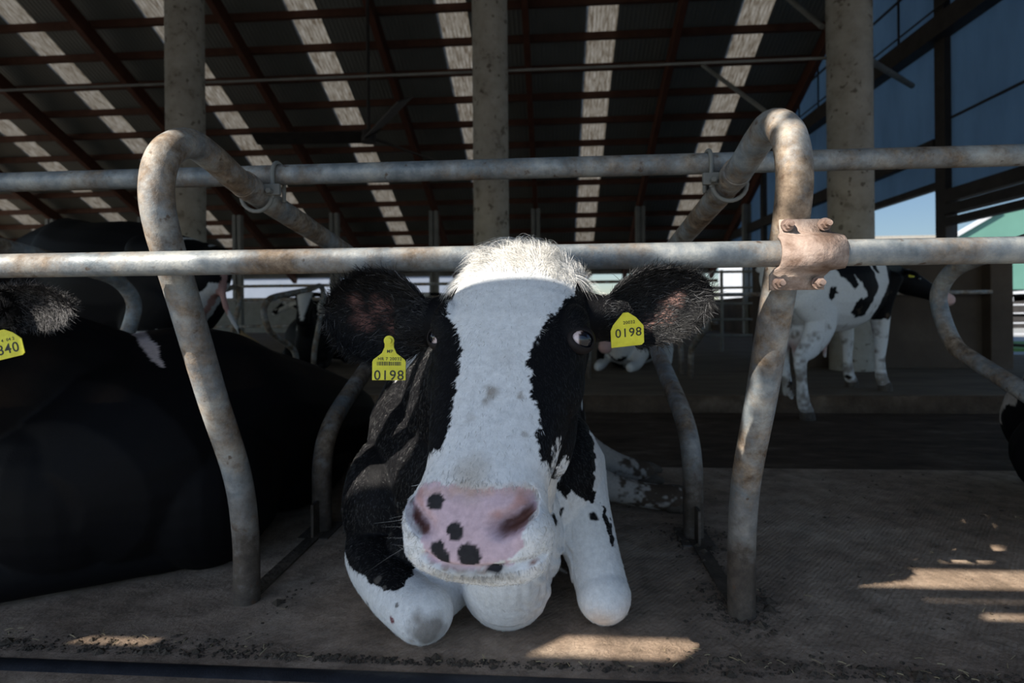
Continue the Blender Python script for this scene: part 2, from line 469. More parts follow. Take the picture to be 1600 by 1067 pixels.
# round concrete columns near, grey posts far
def column(x, y, r, label):
    z = min(roof_z(y) if y > YR else 9.5, 8.7)
    mb = MB()
    a = np.linspace(0, 2 * math.pi, 40, endpoint=False)
    rr = r * (1 - .012 * (np.abs(((a / (2 * math.pi) * 4) % 1) - .5) < .06))
    ring = lambda zz, k: np.stack([x + rr * k * np.cos(a), y + rr * k * np.sin(a), np.full(40, zz)], 1)
    rings = [ring(-.2, 1)]
    for zz in np.arange(.9, z, 1.0):
        rings += [ring(zz - .012, 1), ring(zz, .985), ring(zz + .012, 1)]
    rings.append(ring(z, 1))
    mb.add(*loft(rings))
    return structure('column', mb, M['concrete'], label, 'column', smooth=50)
column(-4.84, 7.3, .235, 'round concrete column left, behind the bent pipe loop with the standing black cow')
column(-.78, 7.3, .225, 'round concrete column rising right behind the white-faced cow\'s head')
column(3.62, 7.3, .25, 'round concrete column right, behind the clamped divider, beside the blue wall')
column(-9.0, 7.3, .235, 'round concrete column far out to the left')
for k in range(-5, 3):
    x, y = -.69 + 4.15 * k + (.0), 23.2
    zt = roof_z(y) - .6
    mb = MB()
    for dx in (-.11, .11): mb.box((x + dx - .07, y - .12, -.2), (x + dx + .07, y + .12, zt))
    mb.box((x - .05, y - .06, -.2), (x + .05, y + .06, zt))
    structure('post', mb, M['post'], 'slim grey double post under the far part of the roof', 'post')['group'] = 'slim grey posts of the far row'
structure('tie_pipe', MB().tube([(XL, 7.35, 3.83), (3.62, 7.35, 3.83)], .018, 10), M['grey_pipe'], 'thin grey pipe running level behind the columns under the roof', 'pipe')
# braces near the right column
def rod(name, a, b, r, label, mat='grey_pipe'):
    return structure(name, MB().tube([a, b], r, 10), M[mat], label, 'brace')
rod('brace', WY(1098, 102, 9.0), WY(1215, 188, 7.4), .03, 'thin grey brace sloping down towards the right concrete column')
rod('brace', WY(1225, -8, 8.6), WY(1285, 42, 7.5), .035, 'short grey brace meeting the top of the right concrete column')
rod('brace', WY(1332, 78, 8.0), WY(1425, 134, 10.5), .045, 'grey pipe brace between right column and dark wall post')

# ------------------------------------------------------------------ right gable wall
xw = XR
def wall_box(y0, y1, z0, z1, mat, name, label, x0=None, x1=None, kindcat='wall'):
    return structure(name, MB().box((x0 if x0 is not None else xw, y0, z0), (x1 if x1 is not None else xw + .05, y1, z1)), M[mat], label, kindcat)
for (y0, y1, zb) in ((4.0, 11.75, 3.0), (12.05, 21.4, 3.2), (21.8, 28.6, 3.2)):
    mb = MB()
    z1a, z1b = (ZR if y0 < YR else roof_z(y0)), roof_z(y1)
    if y0 < YR: z1a = 4.95 + (y0 + 2.3) * (ZR - 4.95) / (YR + 2.3); z1b = 4.95 + (y1 + 2.3) * (ZR - 4.95) / (YR + 2.3)
    v = np.array([(xw, y0, zb), (xw, y1, zb), (xw, y1, z1b), (xw, y0, z1a)], float)
    mb.add(np.concatenate([v, v + A3(.05, 0, 0)]), [[0,3,2,1],[4,5,6,7],[0,1,5,4],[1,2,6,5],[2,3,7,6],[3,0,4,7]])
    structure('wall_right', mb, M['panel'], 'blue-grey sheeted gable wall panel between two dark posts', 'wall')
for y, w, lab in ((11.9, .30, 'dark steel post of the right gable wall nearest the camera'), (21.6, .3, 'dark steel post far back in the right gable wall')):
    wall_box(y - w / 2, y + w / 2, -.2, roof_z(max(y, 12)), 'dark_steel', 'post', lab, xw - .12, xw + .10, 'post')
wall_box(4, 28.6, 6.02, 6.42, 'dark_steel', 'beam', 'heavy dark level beam along the right gable wall', xw - .3, xw + .02, 'beam')
structure('crane_rail', MB().tube([(xw - .2, 4, 6.62), (xw - .2, 28.6, 6.62)], .02, 8), M['dark_steel'], 'thin dark rail just above the heavy gable beam', 'rail')
for k in range(14):
    y = 9.5 + 1.3 * k
    wall_box(y - .02, y + .02, 6.42, min(roof_z(max(y, 12)), 10.5), 'dark_steel', 'cladding_seam', 'thin upright seam bar in the upper blue gable sheets', xw - .03, xw + .01, 'bar')['group'] = 'seam bars of the upper gable wall'
wall_box(4, 28.6, 7.55, 7.6, 'dark_steel', 'sheeting_bar', 'level dark bar across the upper blue gable sheets', xw - .03, xw + .01, 'bar')
wall_box(4, 11.75, 4.42, 4.46, 'dark_steel', 'sheeting_bar', 'thin level joint line in the large blue wall panel', xw - .03, xw + .01, 'bar')
wall_box(4, 11.75, 2.80, 3.04, 'dark_steel', 'curtain_roll', 'dark rolled curtain under the large blue wall panel', xw - .16, xw + .02, 'curtain')
wall_box(4, 11.75, 2.56, 2.74, 'dark_steel', 'curtain_rail', 'upper dark rail below the rolled curtain', xw - .2, xw + .02, 'rail')
wall_box(4, 11.75, 2.36, 2.50, 'dark_steel', 'curtain_rail', 'lowest dark rail below the rolled curtain, above the yard view', xw - .14, xw + .02, 'rail')
wall_box(12.05, 28.6, 3.8, 4.12, 'dark_steel', 'curtain_roll', 'dark curtain roll between middle post and right column', xw - .16, xw + .02, 'curtain')
wall_box(12.05, 28.6, 3.12, 3.26, 'dark_steel', 'curtain_rail', 'dark bottom rail of the far blue curtain', xw - .12, xw + .02, 'rail')
wall_box(14.5, 28.6, -.2, 1.3, 'brown_wall', 'wall_right_low', 'low solid wall far back under the blue sheets', xw - .1, xw + .1)
for z, lab in ((.95, 'top dark fence rail across the yard opening right'), (.62, 'middle dark fence rail across the yard opening right'), (.12, 'bottom dark fence rail across the yard opening right')):
    structure('fence_rail', MB().tube([(xw, 4, z), (xw, 14.5, z)], .025, 10), M['dark_steel'], lab, 'rail')
# mud-splashed partition behind the standing cow
structure('wall_partition', MB().box((2.6, 7.55, -.1), (5.35, 7.75, 1.32)), M['brown_wall'], 'dark brown solid partition behind the standing spotted cow', 'wall')
structure('post', MB().box((5.30, 7.4, -.1), (5.56, 7.7, 1.36)), M['brown_wall'], 'square brown concrete post ending the partition beside the yard view', 'post', bevel=.01)
# far wall
structure('wall_back', MB().box((XL, 28.5, -.2), (XR, 28.7, 1.45)), M['post'], 'low far wall below the bright side opening', 'wall')
structure('wall_back_fascia', MB().box((XL, 28.45, 2.62), (XR, 28.6, 2.98)), M['post'], 'far eave board above the bright side opening', 'wall')

# ------------------------------------------------------------------ unseen screen added behind the camera, gaps cut to shape the sun patches
S = SUN_DIR[0]; T_ = -SUN_DIR[2]; YW = -1.2
def gap(x0, y0, z0, x1, y1, z1):
    """the screen opening cut so its sunbeam covers the things between two opposite corners"""
    return (x0 - S * y0, x1 - S * y1, z0 + T_ * y0, z1 + T_ * y1)
K_RAIL = .822 + T_ * 1.052
gaps = [(-4.7, 1.2, K_RAIL - .029, K_RAIL + .029)]                     # the long neck rail
PR = [(1.365, .33), (1.31, .44), (1.262, .54), (1.20, .67), (1.158, .77), (1.125, .84), (1.098, .90), (1.085, .98), (1.112, 1.05), (1.185, 1.10), (1.29, 1.10)]
for (ya, za), (yb, zb) in zip(PR[:-1], PR[1:]):                        # the bent pipe at right
    ka, kb = za + T_ * ya, zb + T_ * yb
    if kb - ka > .002: gaps.append((.452 - S * (ya + yb) / 2 - (.048 if ka < 2.12 else .034), .452 - S * (ya + yb) / 2 + (.048 if ka < 2.12 else .034), ka, kb))
gaps += [gap(.375, 1.05, .75, .525, 1.05, .91),                             # clamp plate
         gap(-.60, 1.66, .05, -.20, 1.50, .66),                          # flank of the middle cow
         gap(-1.00, 1.12, .62, -.58, 1.10, 1.14),                        # bent pipe at left
         gap(-1.32, 1.19, .70, -1.00, 1.19, .80),                        # ear of the left cow
         (-.225 - S * .9, .05 - S * .9, .785 + T_ * .88, 1.905)] # poll
for x0, x1, y0, y1 in ((-.03, .30, 1.205, 1.297), (.79, 2.4, 1.56, 1.685), (.90, 2.2, 1.488, 1.510), (.99, 2.0, 1.405, 1.446), (-1.08, -.88, 1.196, 1.232)):
    gaps.append((x0 - S * (y0 + y1) / 2, x1 - S * (y0 + y1) / 2, T_ * y0, T_ * y1))   # slits that light the floor
toX = lambda m: m + S * YW
toZ = lambda k: k - T_ * YW
ms = sorted({XL, XR} | {toX(g[i]) for g in gaps for i in (0, 1)})
ks = sorted({toZ(1.08), zn + .5} | {toZ(g[i]) for g in gaps for i in (2, 3)})
wb = MB()
for a, b in zip(ks[:-1], ks[1:]):
    run = None
    for c, d in zip(ms[:-1], ms[1:]):
        mc, kc = (c + d) / 2, (a + b) / 2
        opened = any(toX(g[0]) < mc < toX(g[1]) and toZ(g[2]) < kc < toZ(g[3]) for g in gaps)
        if opened:
            if run is not None: wb.box((run, YW - .01, a), (c, YW + .01, b)); run = None
        elif run is None: run = c
    if run is not None: wb.box((run, YW - .01, a), (ms[-1], YW + .01, b))
structure('sun_screen_wall', wb, M['boards'], 'unseen board screen behind the camera, added to shape the sun patches', 'wall')

# ------------------------------------------------------------------ outside on the right and beyond
def building(name, label, cat='building'):
    return tag(empty(name), label, cat)
g = building('barn', 'green sheeted barn across the yard at right')
mb = MB()
gx0, gy = 26.0, 34.0
pts = [WY(1478, 376, gy), WY(1560, 330, gy), WY(1800, 230, gy), WY(1800, 452, gy), WY(1543, 452, gy), WY(1543, 400, gy)]
v = np.array(pts + [p + A3(9.5, 12, 0) for p in pts]); n_ = len(pts)
mb.add(v, [list(range(n_))[::-1], list(range(n_, 2 * n_))] + [[i, (i+1) % n_, (i+1) % n_ + n_, i + n_] for i in range(n_)])
mb.build('roof', M['green'], g)
MB().beam(WY(1470, 381, gy - .1), WY(1563, 327, gy - .1), .3, .18).build('roof_edge', M['white_sheet'], g)
a, b = WY(1543, 466, gy - .2), WY(1800, 448, gy - .2)
MB().beam(a, b, .2, .55).build('eave', M['white_sheet'], g)
MB().box((a[0], gy + .5, -.4), (b[0], gy + .8, 1.5)).build('wall', M['post'], g)
for px in (1586,):
    p = WY(px, 480, gy); MB().box((p[0] - .3, gy - .3, -.4), (p[0] + .3, gy + .2, 1.5)).build('pillar', M['dark_steel'], g)
fn = tag(empty('fence', (0, 0, 0)), 'pale tubular fence standing in the yard before the green barn', 'fence')
for z in (0.0, .45, .85, 1.2):
    a_ = WY(1572, 490, 25.0); MB().tube([(a_[0], 25, z - .3), (a_[0] + 3, 25, z - .3)], .03, 8).build('rail', M['white_sheet'], fn)
for k in range(3): MB().tube([(a_[0] + 1.5 * k, 25, -.32), (a_[0] + 1.5 * k, 25, .95)], .035, 8).build('post', M['white_sheet'], fn)
t_ = MB(); b0 = WY(1549, 503, 22); t_.add(*chain([(b0[0], 22, -.32), (b0[0], 22, .62)], [.28, .28], caps='flat', sub=1))
tag(t_.build('barrel', material('blue_plastic', (.02, .06, .3), .5)), 'small blue barrel in the yard at right', 'barrel')
t_ = MB(); c_ = WY(1552, 480, 22.6); t_.box((c_[0] - .2, 22.5, -.32), (c_[0] + .2, 22.9, 1.0))
tag(t_.build('tank', M['white_sheet'], bevel=.05), 'pale upright tank in the yard before the green barn', 'tank')
gr = MB().box((8.2, 15, -.32), (60, 18.5, -.25))
tag(gr.build('grass', M['grass']), 'strip of green grass in the yard at right', 'grass', kind='stuff')
lr = building('shed', 'long low grey-roofed shed beyond the yard at right')
a_, b_ = WY(1180, 376, 60), WY(1480, 370, 60)
MB().box((a_[0], 60, a_[2] - .5), (b_[0] + 2, 75, a_[2] + .25)).build('roof', M['concrete'], lr)
MB().box((a_[0] + .3, 60.4, -.4), (b_[0] + 1.5, 74, a_[2] - .4)).build('wall', M['white_sheet'], lr)
wh = building('hall', 'pale hall standing beyond the far side opening')
MB().box((-60, 52, -.4), (3, 66, 4.6)).build('wall', M['hall'], wh)
v = np.array([(-61, 51.5, 4.6), (4, 51.5, 4.6), (4, 66.5, 4.6), (-61, 66.5, 4.6), (-61, 59, 7.2), (4, 59, 7.2)], float)
r_ = MB(); r_.add(v, [[0,1,5,4],[2,3,4,5],[0,4,3],[1,2,5],[3,2,1,0]]); r_.build('roof', M['post'], wh)

# ------------------------------------------------------------------ stall dividers and rails
PROFILE = [(1.405, -.02), (1.405, .06), (1.40, .18), (1.365, .33), (1.262, .54), (1.158, .77), (1.098, .90), (1.085, .98), (1.112, 1.05),
           (1.185, 1.092), (1.27, 1.085), (1.45, 1.045), (2.04, .968), (2.36, .925), (2.52, .885), (2.61, .80), (2.60, .705), (2.52, .575),
           (2.40, .515), (2.06, .385), (1.935, .31), (1.888, .23), (1.88, .14), (1.88, -.02)]
def densify(P, step=.03):
    P = catmull(P, 10); return P
def divider(x, label, far=None, mat='pipe', group='stall dividers'):
    f = far or (lambda y: y)
    root = tag(empty('stall_divider', (x, f(1.64), 0)), label, 'stall divider', group)
    pr = densify(PROFILE)
    pts = np.array([(x, f(a), b) for a, b in pr])
    MB().tube(pts, .032, 18).build('bent_pipe', M[mat], root, smooth=60)
    if far is None:
        a, b = (x, 1.42, 1.048), (x, 1.44, 1.045)
        MB().tube([(x, 1.405, 1.0545), (x, 1.44, 1.0485)], .0355, 24).build('sleeve', M['pipe'], root, smooth=50)
        MB().box((x - .004, 1.80, -.01), (x + .004, 1.86, .11)).box((x - .05, 1.80, -.01), (x + .05, 1.95, .004)).build('foot_gusset', M['pipe'], root)
        MB().box((x - .02, 1.42, -.01), (x + .02, 1.86, .006)).build('floor_bar', M['dirt'], root)
    return root
XD = [-2.0, -.78, .44, 1.66]
divider(XD[1], 'bent pipe divider between the black lying cow and the white-faced cow')
divider(XD[2], 'bent pipe divider right of the white-faced cow, bolted by the rusty clamp')
divider(XD[0], 'bent pipe divider behind the black lying cow at left edge')
divider(XD[3], 'bent pipe divider at right edge, curving before the standing spotted cow')
nr = tag(MB().tube([(-4.5, 1.052, .822), (0.1, 1.052, .822), (3.2, 1.052, .822)], .0235, 24).build('neck_rail', M['rail'], smooth=60),
         'lower galvanised rail crossing right behind the white-faced cow\'s poll', 'rail')
tr = tag(MB().tube([(-4.8, 1.50, 1.098), (3.6, 1.50, 1.098)], .0265, 24).build('top_rail', M['rail'], smooth=60),
         'upper galvanised rail resting on the sloping divider pipes', 'rail')
# clamp plate that ties neck rail to the right divider
cl = tag(empty('rail_clamp', (.445, 1.05, .82)), 'rusty bolted saddle clamp wrapped around the lower rail at the right divider', 'clamp')
def clamp_profile():
    pr = []
    for z in (.885, .862): pr.append((1.068, z))
    for a in np.linspace(75, -75, 11):
        pr.append((1.052 - .029 * math.cos(math.radians(a)) , .822 + .029 * math.sin(math.radians(a)) * 1.12))
    pr += [(1.068, .782), (1.068, .758)]
    return pr
pr = clamp_profile()
v, f = [], []
x0, x1 = .395, .505
for i, (y, z) in enumerate(pr):
    for dx in (x0 + (.012 if i < 2 else 0) - (.006 if i > 11 else 0), x1 - (.010 if i < 2 else .022 if i > 11 else 0)): v.append((dx, y, z))
f = [[2*i, 2*i+1, 2*i+3, 2*i+2] for i in range(len(pr) - 1)]
mb = MB(); mb.add(v, f); o = mb.build('clamp_plate', M['clamp'], cl, smooth=40)
sm = o.modifiers.new('thick', 'SOLIDIFY'); sm.thickness = .006; sm.offset = 1
for (bx, bz) in ((.418, .874), (.482, .874), (.402, .770), (.470, .770)):
    mb = MB(); mb.tube([(bx, 1.064, bz), (bx, 1.050, bz)], .0085, 6); mb.tube([(bx, 1.051, bz), (bx, 1.041, bz)], .005, 12)
    mb.tube([(bx, 1.064, bz), (bx, 1.0595, bz)], .0115, 16)
    mb.build('bolt', M['bolt'], cl)
# U-bolts that hold the top rail on the sloping pipes
for x, lab in ((XD[1], 'U-bolt holding the upper rail on the left divider'), (XD[2], 'U-bolt holding the upper rail on the right divider')):
    root = tag(empty('u_bolt_clamp', (x, 1.5, 1.09)), lab, 'clamp', 'U-bolts on the upper rail')
    sx = .045 if x < 0 else -.045
    ub = [(x + sx, 1.5 - .032, 1.03)] + [(x + sx, 1.5 - .032 * math.cos(a), 1.098 + .032 * math.sin(a)) for a in np.linspace(0, math.pi, 12)] + [(x + sx, 1.532, 1.03)]
    MB().tube(ub, .0055, 10).build('u_bolt', M['grey_pipe'], root, smooth=60)
    cr = [(x + sx * 1.2, 1.468, 1.052)] + [(x + .042 * math.cos(a) * (1 if sx > 0 else -1), 1.47, 1.038 + .042 * math.sin(a)) for a in np.linspace(.2, -math.pi - .2, 14)]
    MB().tube(cr, .0055, 10).build('u_bolt', M['grey_pipe'], root, smooth=60)
    mb = MB(); mb.box((x + sx - .022, 1.458, 1.036), (x + sx + .022, 1.472, 1.066)); mb.tube([(x + sx, 1.468, 1.045), (x + sx, 1.44, 1.045)], .008, 6)
    mb.build('saddle', M['grey_pipe'], root, bevel=.002)

# far stalls, facing the other way
FAR_X = [1.49 - 1.11 * k for k in (-1, 0, 1, 3, 4, 5, 6, 7, 8)]
far_lab = 'thin bent pipe divider of the far stall row beyond the alley'
for x in FAR_X:
    divider(x, far_lab, far=lambda y: 8.3 - y, group='far row stall dividers')
tag(MB().tube([(XL, 7.25, .93), (5.2, 7.25, .93)], .025, 10).build('neck_rail', M['rail_dirty']), 'long rail of the far stall row beyond the alley', 'rail')
for z, yy, lab in ((1.2, 9.0, 'upper rail of the far fence, behind the far stalls'), (.55, 9.0, 'lower rail of the far fence, behind the far stalls')):
    tag(MB().tube([(XL, yy, z), (2.5, yy, z)], .025, 10).build('fence_rail', M['rail_dirty']), lab, 'rail')
for z, lab in ((1.55, 'topmost bar of the far pen gate right of the ear'), (1.2, 'second bar of the far pen gate'), (.86, 'third bar of the far pen gate'), (.5, 'fourth bar of the far pen gate'), (.15, 'lowest bar of the far pen gate')):
    pass
gt = tag(empty('pen_gate', (3.6, 13, -.15)), 'grey barred pen gate far back between cow\'s ear and right divider', 'gate')
for z in (.2, .55, .9, 1.25, 1.6): MB().tube([(2.6, 13, z), (4.9, 13, z)], .03, 10).build('bar', M['grey_pipe'], gt)
for x in (2.6, 3.7, 4.9): MB().tube([(x, 13, -.16), (x, 13, 1.64)], .035, 10).build('upright', M['grey_pipe'], gt)
# ceiling fan
hub = WY(576, 214, 12.2)
fan = tag(empty('ceiling_fan', tuple(hub)), 'dark three-bladed ceiling fan hanging under the roof left of the middle column', 'fan')
mb = MB(); mb.tube([hub + A3(0, 0, -.12), hub + A3(0, 0, .12)], .16, 20); mb.build('hub', M['dark_steel'], fan)
MB().tube([hub + A3(0, 0, .1), (hub[0], hub[1], 10.4)], .04, 10).build('drop_rod', M['dark_steel'], fan)
for ang in (183, 63, 303):
    a_ = math.radians(ang); d = A3(math.cos(a_), math.sin(a_), 0); p = A3(-d[1], d[0], 0)
    rt = np.stack([d, p * math.cos(.5) + A3(0, 0, 1) * math.sin(.5), np.cross(d, p * math.cos(.5) + A3(0, 0, 1) * math.sin(.5))], 1)
    MB().box((.12, -.17, -.012), (2.5, .17, .012), rot=rt, at=hub).build('blade', M['dark_steel'], fan)
# black rubber edge pipe along the front of the stalls
tag(MB().tube([(-3.0, 1.12, -.036), (1.6, 1.12, -.036)], .042, 24).build('edge_tube', M['rubber'], smooth=60),
    'black rubber tube along the front edge of the stall floor', 'tube')

# ------------------------------------------------------------------ cows: shared tools
class Skin:
    """a finished body mesh with a colour per vertex that patches are painted into"""
    def __init__(s, m, base):
        s.m = m; s.v = get_verts(m); s.n = get_normals(m)
        s.c = np.tile(np.asarray(base, float), (len(s.v), 1))
    def bvh(s):
        s.m.calc_loop_triangles()
        t = np.empty(len(s.m.loop_triangles) * 3, np.int32); s.m.loop_triangles.foreach_get('vertices', t)
        s.tri = t.reshape(-1, 3)
        s.tree = BVHTree.FromPolygons(s.v.tolist(), s.tri.tolist())
        return s
    def pick(s, px, py, plane=None):
        d = unit(ray(px, py))
        h = s.tree.ray_cast(Vector(CAM), Vector(d))
        if h[0] is not None and (plane is None or abs((np.array(h[0]) - plane[0]) @ plane[1]) < plane[2]): return np.array(h[0])
        o, n = plane[0], plane[1]
        return CAM + d * (((o - CAM) @ n) / (d @ n))
    def paint(s, pts, color, frame, where=None, nmin=-.2, jag=(.006, .012), soft=1.0):
        """patch outlined by surface points, seen along the frame's normal"""
        o, a, b, n = frame
        poly = [((p - o) @ a, (p - o) @ b) for p in pts]
        xs, ys = zip(*poly)
        J = jitter(s.v, jag[0], jag[1])
        q = s.v - o
        x, y = q @ a + J[:, 0], q @ b + J[:, 1]
        k = (s.n @ n > nmin) & (x > min(xs)) & (x < max(xs)) & (y > min(ys)) & (y < max(ys))
        if where is not None: k &= where
        i = np.nonzero(k)[0]
        i = i[inside(poly, x[i], y[i])]
        s.c[i] = s.c[i] * (1 - soft) + np.asarray(color) * soft
        return i
    def spot(s, p, r, color, soft=1.0, jag=(.004, .008), edge=.25, squash=None):
        q = s.v - np.asarray(p)
        if squash is not None: q = q @ np.asarray(squash).T
        d = np.linalg.norm(q, axis=1) + (vnoise(s.v, jag[1], 5) - .5) * 2 * jag[0]
        w = np.clip((r - d) / (r * edge), 0, 1)[:, None] * soft
        s.c = s.c * (1 - w) + np.asarray(color) * w
    def finish(s):
        set_coat(s.m, s.c)

def make_hair(name, parent, P, N, D, L, C, radius, lift=.25, curl=.3, npts=5, seed=1, droop=0.0, mat='hair'):
    """short hairs rooted at P, standing along N, swept along D"""
    rng = np.random.default_rng(seed); k = len(P)
    D = D - N * (D * N).sum(1, keepdims=True)
    D = D / np.maximum(np.linalg.norm(D, axis=1, keepdims=True), 1e-6)
    W = np.cross(N, D)
    off = rng.normal(0, curl, (k, 1)); D = D + W * off; D /= np.linalg.norm(D, axis=1, keepdims=True)
    lf = lift * rng.uniform(.5, 1.6, (k, 1)); L = (L * rng.uniform(.65, 1.25, k))[:, None]
    pts = np.empty((k, npts, 3))
    bend = rng.normal(0, curl * .6, (k, 1))
    for i in range(npts):
        t = i / (npts - 1)
        pts[:, i] = P - N * .0008 + L * (D * t + N * lf * (t - .45 * t * t) + W * bend * t * t * .5 + A3(0, 0, -droop) * t * t)
    hc = bpy.data.hair_curves.new(name)
    hc.add_curves([npts] * k)
    hc.attributes['position'].data.foreach_set('vector', pts.astype(np.float32).ravel()) if 'position' in hc.attributes else hc.position_data.foreach_set('vector', pts.astype(np.float32).ravel())
    ra = hc.attributes.get('radius') or hc.attributes.new('radius', 'FLOAT', 'POINT')
    prof = np.array([1.0, .95, .85, .6, .15]) if npts == 5 else np.linspace(1, .15, npts)
    ra.data.foreach_set('value', np.tile(prof * radius, k).astype(np.float32))
    ca = hc.attributes.new('hair_color', 'FLOAT_COLOR', 'CURVE')
    ca.data.foreach_set('color', np.concatenate([C, np.ones((k, 1))], 1).astype(np.float32).ravel())
    hc.materials.append(M[mat])
    o = bpy.data.objects.new(name, hc); COL.objects.link(o)
    if parent: child(o, parent)
    return o
def sample(skin, count, mask, seed=3):
    rng = np.random.default_rng(seed)
    t = skin.tri[mask[skin.tri].all(1)]
    a, b, c = skin.v[t[:, 0]], skin.v[t[:, 1]], skin.v[t[:, 2]]
    w = np.linalg.norm(np.cross(b - a, c - a), axis=1); cum = np.cumsum(w)
    i = np.searchsorted(cum, rng.uniform(0, cum[-1], count)); i = np.minimum(i, len(t) - 1)
    u, v = rng.uniform(0, 1, (2, count)); f = u + v > 1; u[f], v[f] = 1 - u[f], 1 - v[f]
    mixv = lambda X: X[t[i, 0]] * (1 - u - v)[:, None] + X[t[i, 1]] * u[:, None] + X[t[i, 2]] * v[:, None]
    N = mixv(skin.n); N /= np.maximum(np.linalg.norm(N, axis=1, keepdims=True), 1e-6)
    return mixv(skin.v), N, mixv(skin.c)

def ear_shell(base, tip, width, face, cup=.035, thick=.010, droop=0.0):
    """a cupped leaf: base, tip, greatest width, direction its hollow faces"""
    base, tip = np.asarray(base, float), np.asarray(tip, float)
    ax = unit(tip - base); L = np.linalg.norm(tip - base)
    fc = unit(np.asarray(face, float) - ax * (np.asarray(face) @ ax)); sd = np.cross(ax, fc)
    na, nb = 16, 15
    W = lambda t: width / 2 * (np.interp(t, [0, .12, .3, .5, .7, .85, .95, 1.0], [.36, .62, .90, 1.0, .90, .66, .38, .12]))
    front, back = [], []
    for i in range(na):
        t = i / (na - 1); rowf, rowb = [], []
        for j in range(nb):
            u = -1 + 2 * j / (nb - 1)
            p = base + ax * (L * t) + sd * (W(t) * math.sin(u * 1.25) / math.sin(1.25)) + fc * (cup * (u * u - .75) * (1.15 - .75 * t)) - fc * (.02 * math.sin(t * 3.1)) 
            p = p + A3(0, 0, -droop) * (t * t)
            k = (1 - .55 * abs(u) ** 3)
            rowf.append(p + fc * thick * .5 * k); rowb.append(p - fc * thick * .5 * k)
        front.append(rowf); back.append(rowb)
    v = np.array([p for r in front for p in r] + [p for r in back for p in r]); o = na * nb
    f = []
    for i in range(na - 1):
        for j in range(nb - 1):
            a, b, c, d = i*nb + j, i*nb + j + 1, (i+1)*nb + j + 1, (i+1)*nb + j
            f.append([a, b, c, d]); f.append([o + d, o + c, o + b, o + a])
    rim = [j for j in range(nb)] + [i*nb + nb - 1 for i in range(1, na)] + [(na-1)*nb + j for j in range(nb - 2, -1, -1)] + [i*nb for i in range(na - 2, 0, -1)]
    for k in range(len(rim)):
        a, b = rim[k], rim[(k + 1) % len(rim)]
        f.append([b, a, o + a, o + b])
    return v, f

def frame_at(o, n, up=(0, 0, 1)):
    n = unit(n); b = unit(np.asarray(up, float) - n * (np.asarray(up, float) @ n)); a = np.cross(b, n)
    return (np.asarray(o, float), a, b, n)
def text(name, body, size, M4, parent, mat, extrude=.0002, sx=1.0, align='CENTER'):
    c = bpy.data.curves.new(name, 'FONT'); c.body = body; c.size = size; c.extrude = extrude
    c.align_x = align; c.align_y = 'CENTER'; c.space_character = 1.12
    c.offset = size * .006
    t = bpy.data.objects.new('tmp', c); COL.objects.link(t)
    m = bpy.data.meshes.new_from_object(t.evaluated_get(bpy.context.evaluated_depsgraph_get())); m.name = name
    bpy.data.objects.remove(t); bpy.data.curves.remove(c)
    m.transform(M4); m.materials.clear(); m.materials.append(mat)
    o = bpy.data.objects.new(name, m); COL.objects.link(o)
    return child(o, parent)
def ear_tag(parent, at, right, up, w, h, lines, neck=True, bar=True, name='ear_tag'):
    """yellow flag tag: the plate centred at 'at'; lines = [(text, size, x, y)]"""
    right = unit(right); up = unit(up - right * (np.asarray(up) @ right)); n = np.cross(right, up)
    prof = [(-.5, -.5), (.5, -.5), (.5, .12), (.47, .2), (.22, .42), (.14, .62), (.14, .86), (.08, .97), (-.08, .97), (-.14, .86), (-.14, .62), (-.22, .42), (-.47, .2), (-.5, .12)]
    if not neck: prof = [(-.5, -.5), (.42, -.5), (.5, -.42), (.5, .18), (.28, .5), (.05, .7), (-.1, .7), (-.42, .3), (-.5, .1)]
    m4 = Matrix(((right[0], up[0], n[0], at[0]), (right[1], up[1], n[1], at[1]), (right[2], up[2], n[2], at[2]), (0, 0, 0, 1)))
    k = len(prof)
    P2 = np.array([(a * w, b * h * .9, .001) for a, b in prof] + [(a * w, b * h * .9, -.001) for a, b in prof])
    Wd = np.asarray(at) + P2[:, :1] * right + P2[:, 1:2] * up + P2[:, 2:] * n
    mb = MB(); mb.add(Wd, [list(range(k)), list(range(2*k - 1, k - 1, -1))] + [[i, i + k, (i+1) % k + k, (i+1) % k] for i in range(k)])
    o = mb.build(name, M['tag'], parent, bevel=.0006)
    o['label'] = 'yellow plastic ear tag'
    if neck:
        c = np.asarray(at) + up * h * .76 
        s = MB(); s.tube([c, c + n * .004], .0085, 20); s.tube([c + n * .003, c + n * .008], .0045, 16); s.build('stud', M['tag'], o, smooth=40)
    for body, size, x, y in lines:
        p = Matrix.Translation(Vector(np.asarray(at) + right * x * w + up * y * h + n * .0013))
        m = p @ m4.to_3x3().to_4x4()
        text('tag_number', body, size, m, o, M['ink'])
    if bar:
        rng = random.Random(4); mb = MB(); x = -.36
        while x < .36:
            b = rng.choice((.012, .02, .03))
            c = [np.asarray(at) + right * (x + dx) * w + up * dy * h + n * .0014 for dx, dy in ((0, .0), (b, .0), (b, .12), (0, .12))]
            mb.add(c, [[0, 1, 2, 3]]); x += b + rng.choice((.012, .02))
        mb.build('barcode', M['ink'], o)
    return o
def eyeball(parent, c, r, look, white, lidm):
    look = unit(look)
    v, f = ellipsoid(c, (r, r, r), seg=40, rings=28)
    mb = MB(); mb.add(v, f); o = mb.build('eye', M['eye'], parent, smooth=180)
    q = (v - np.asarray(c)) / r; d = q @ look
    col = np.where((d > .70)[:, None], A3(.006, .007, .012), A3(*white))
    col = np.where(((d > .60) & (d <= .70))[:, None], A3(.035, .02, .015), col)
    set_coat(o.data, col)
    o['label'] = 'glossy dark eye with a rim of white'
    return o
M['eye'] = coat_material('wet_eye', 0, 10, 0)
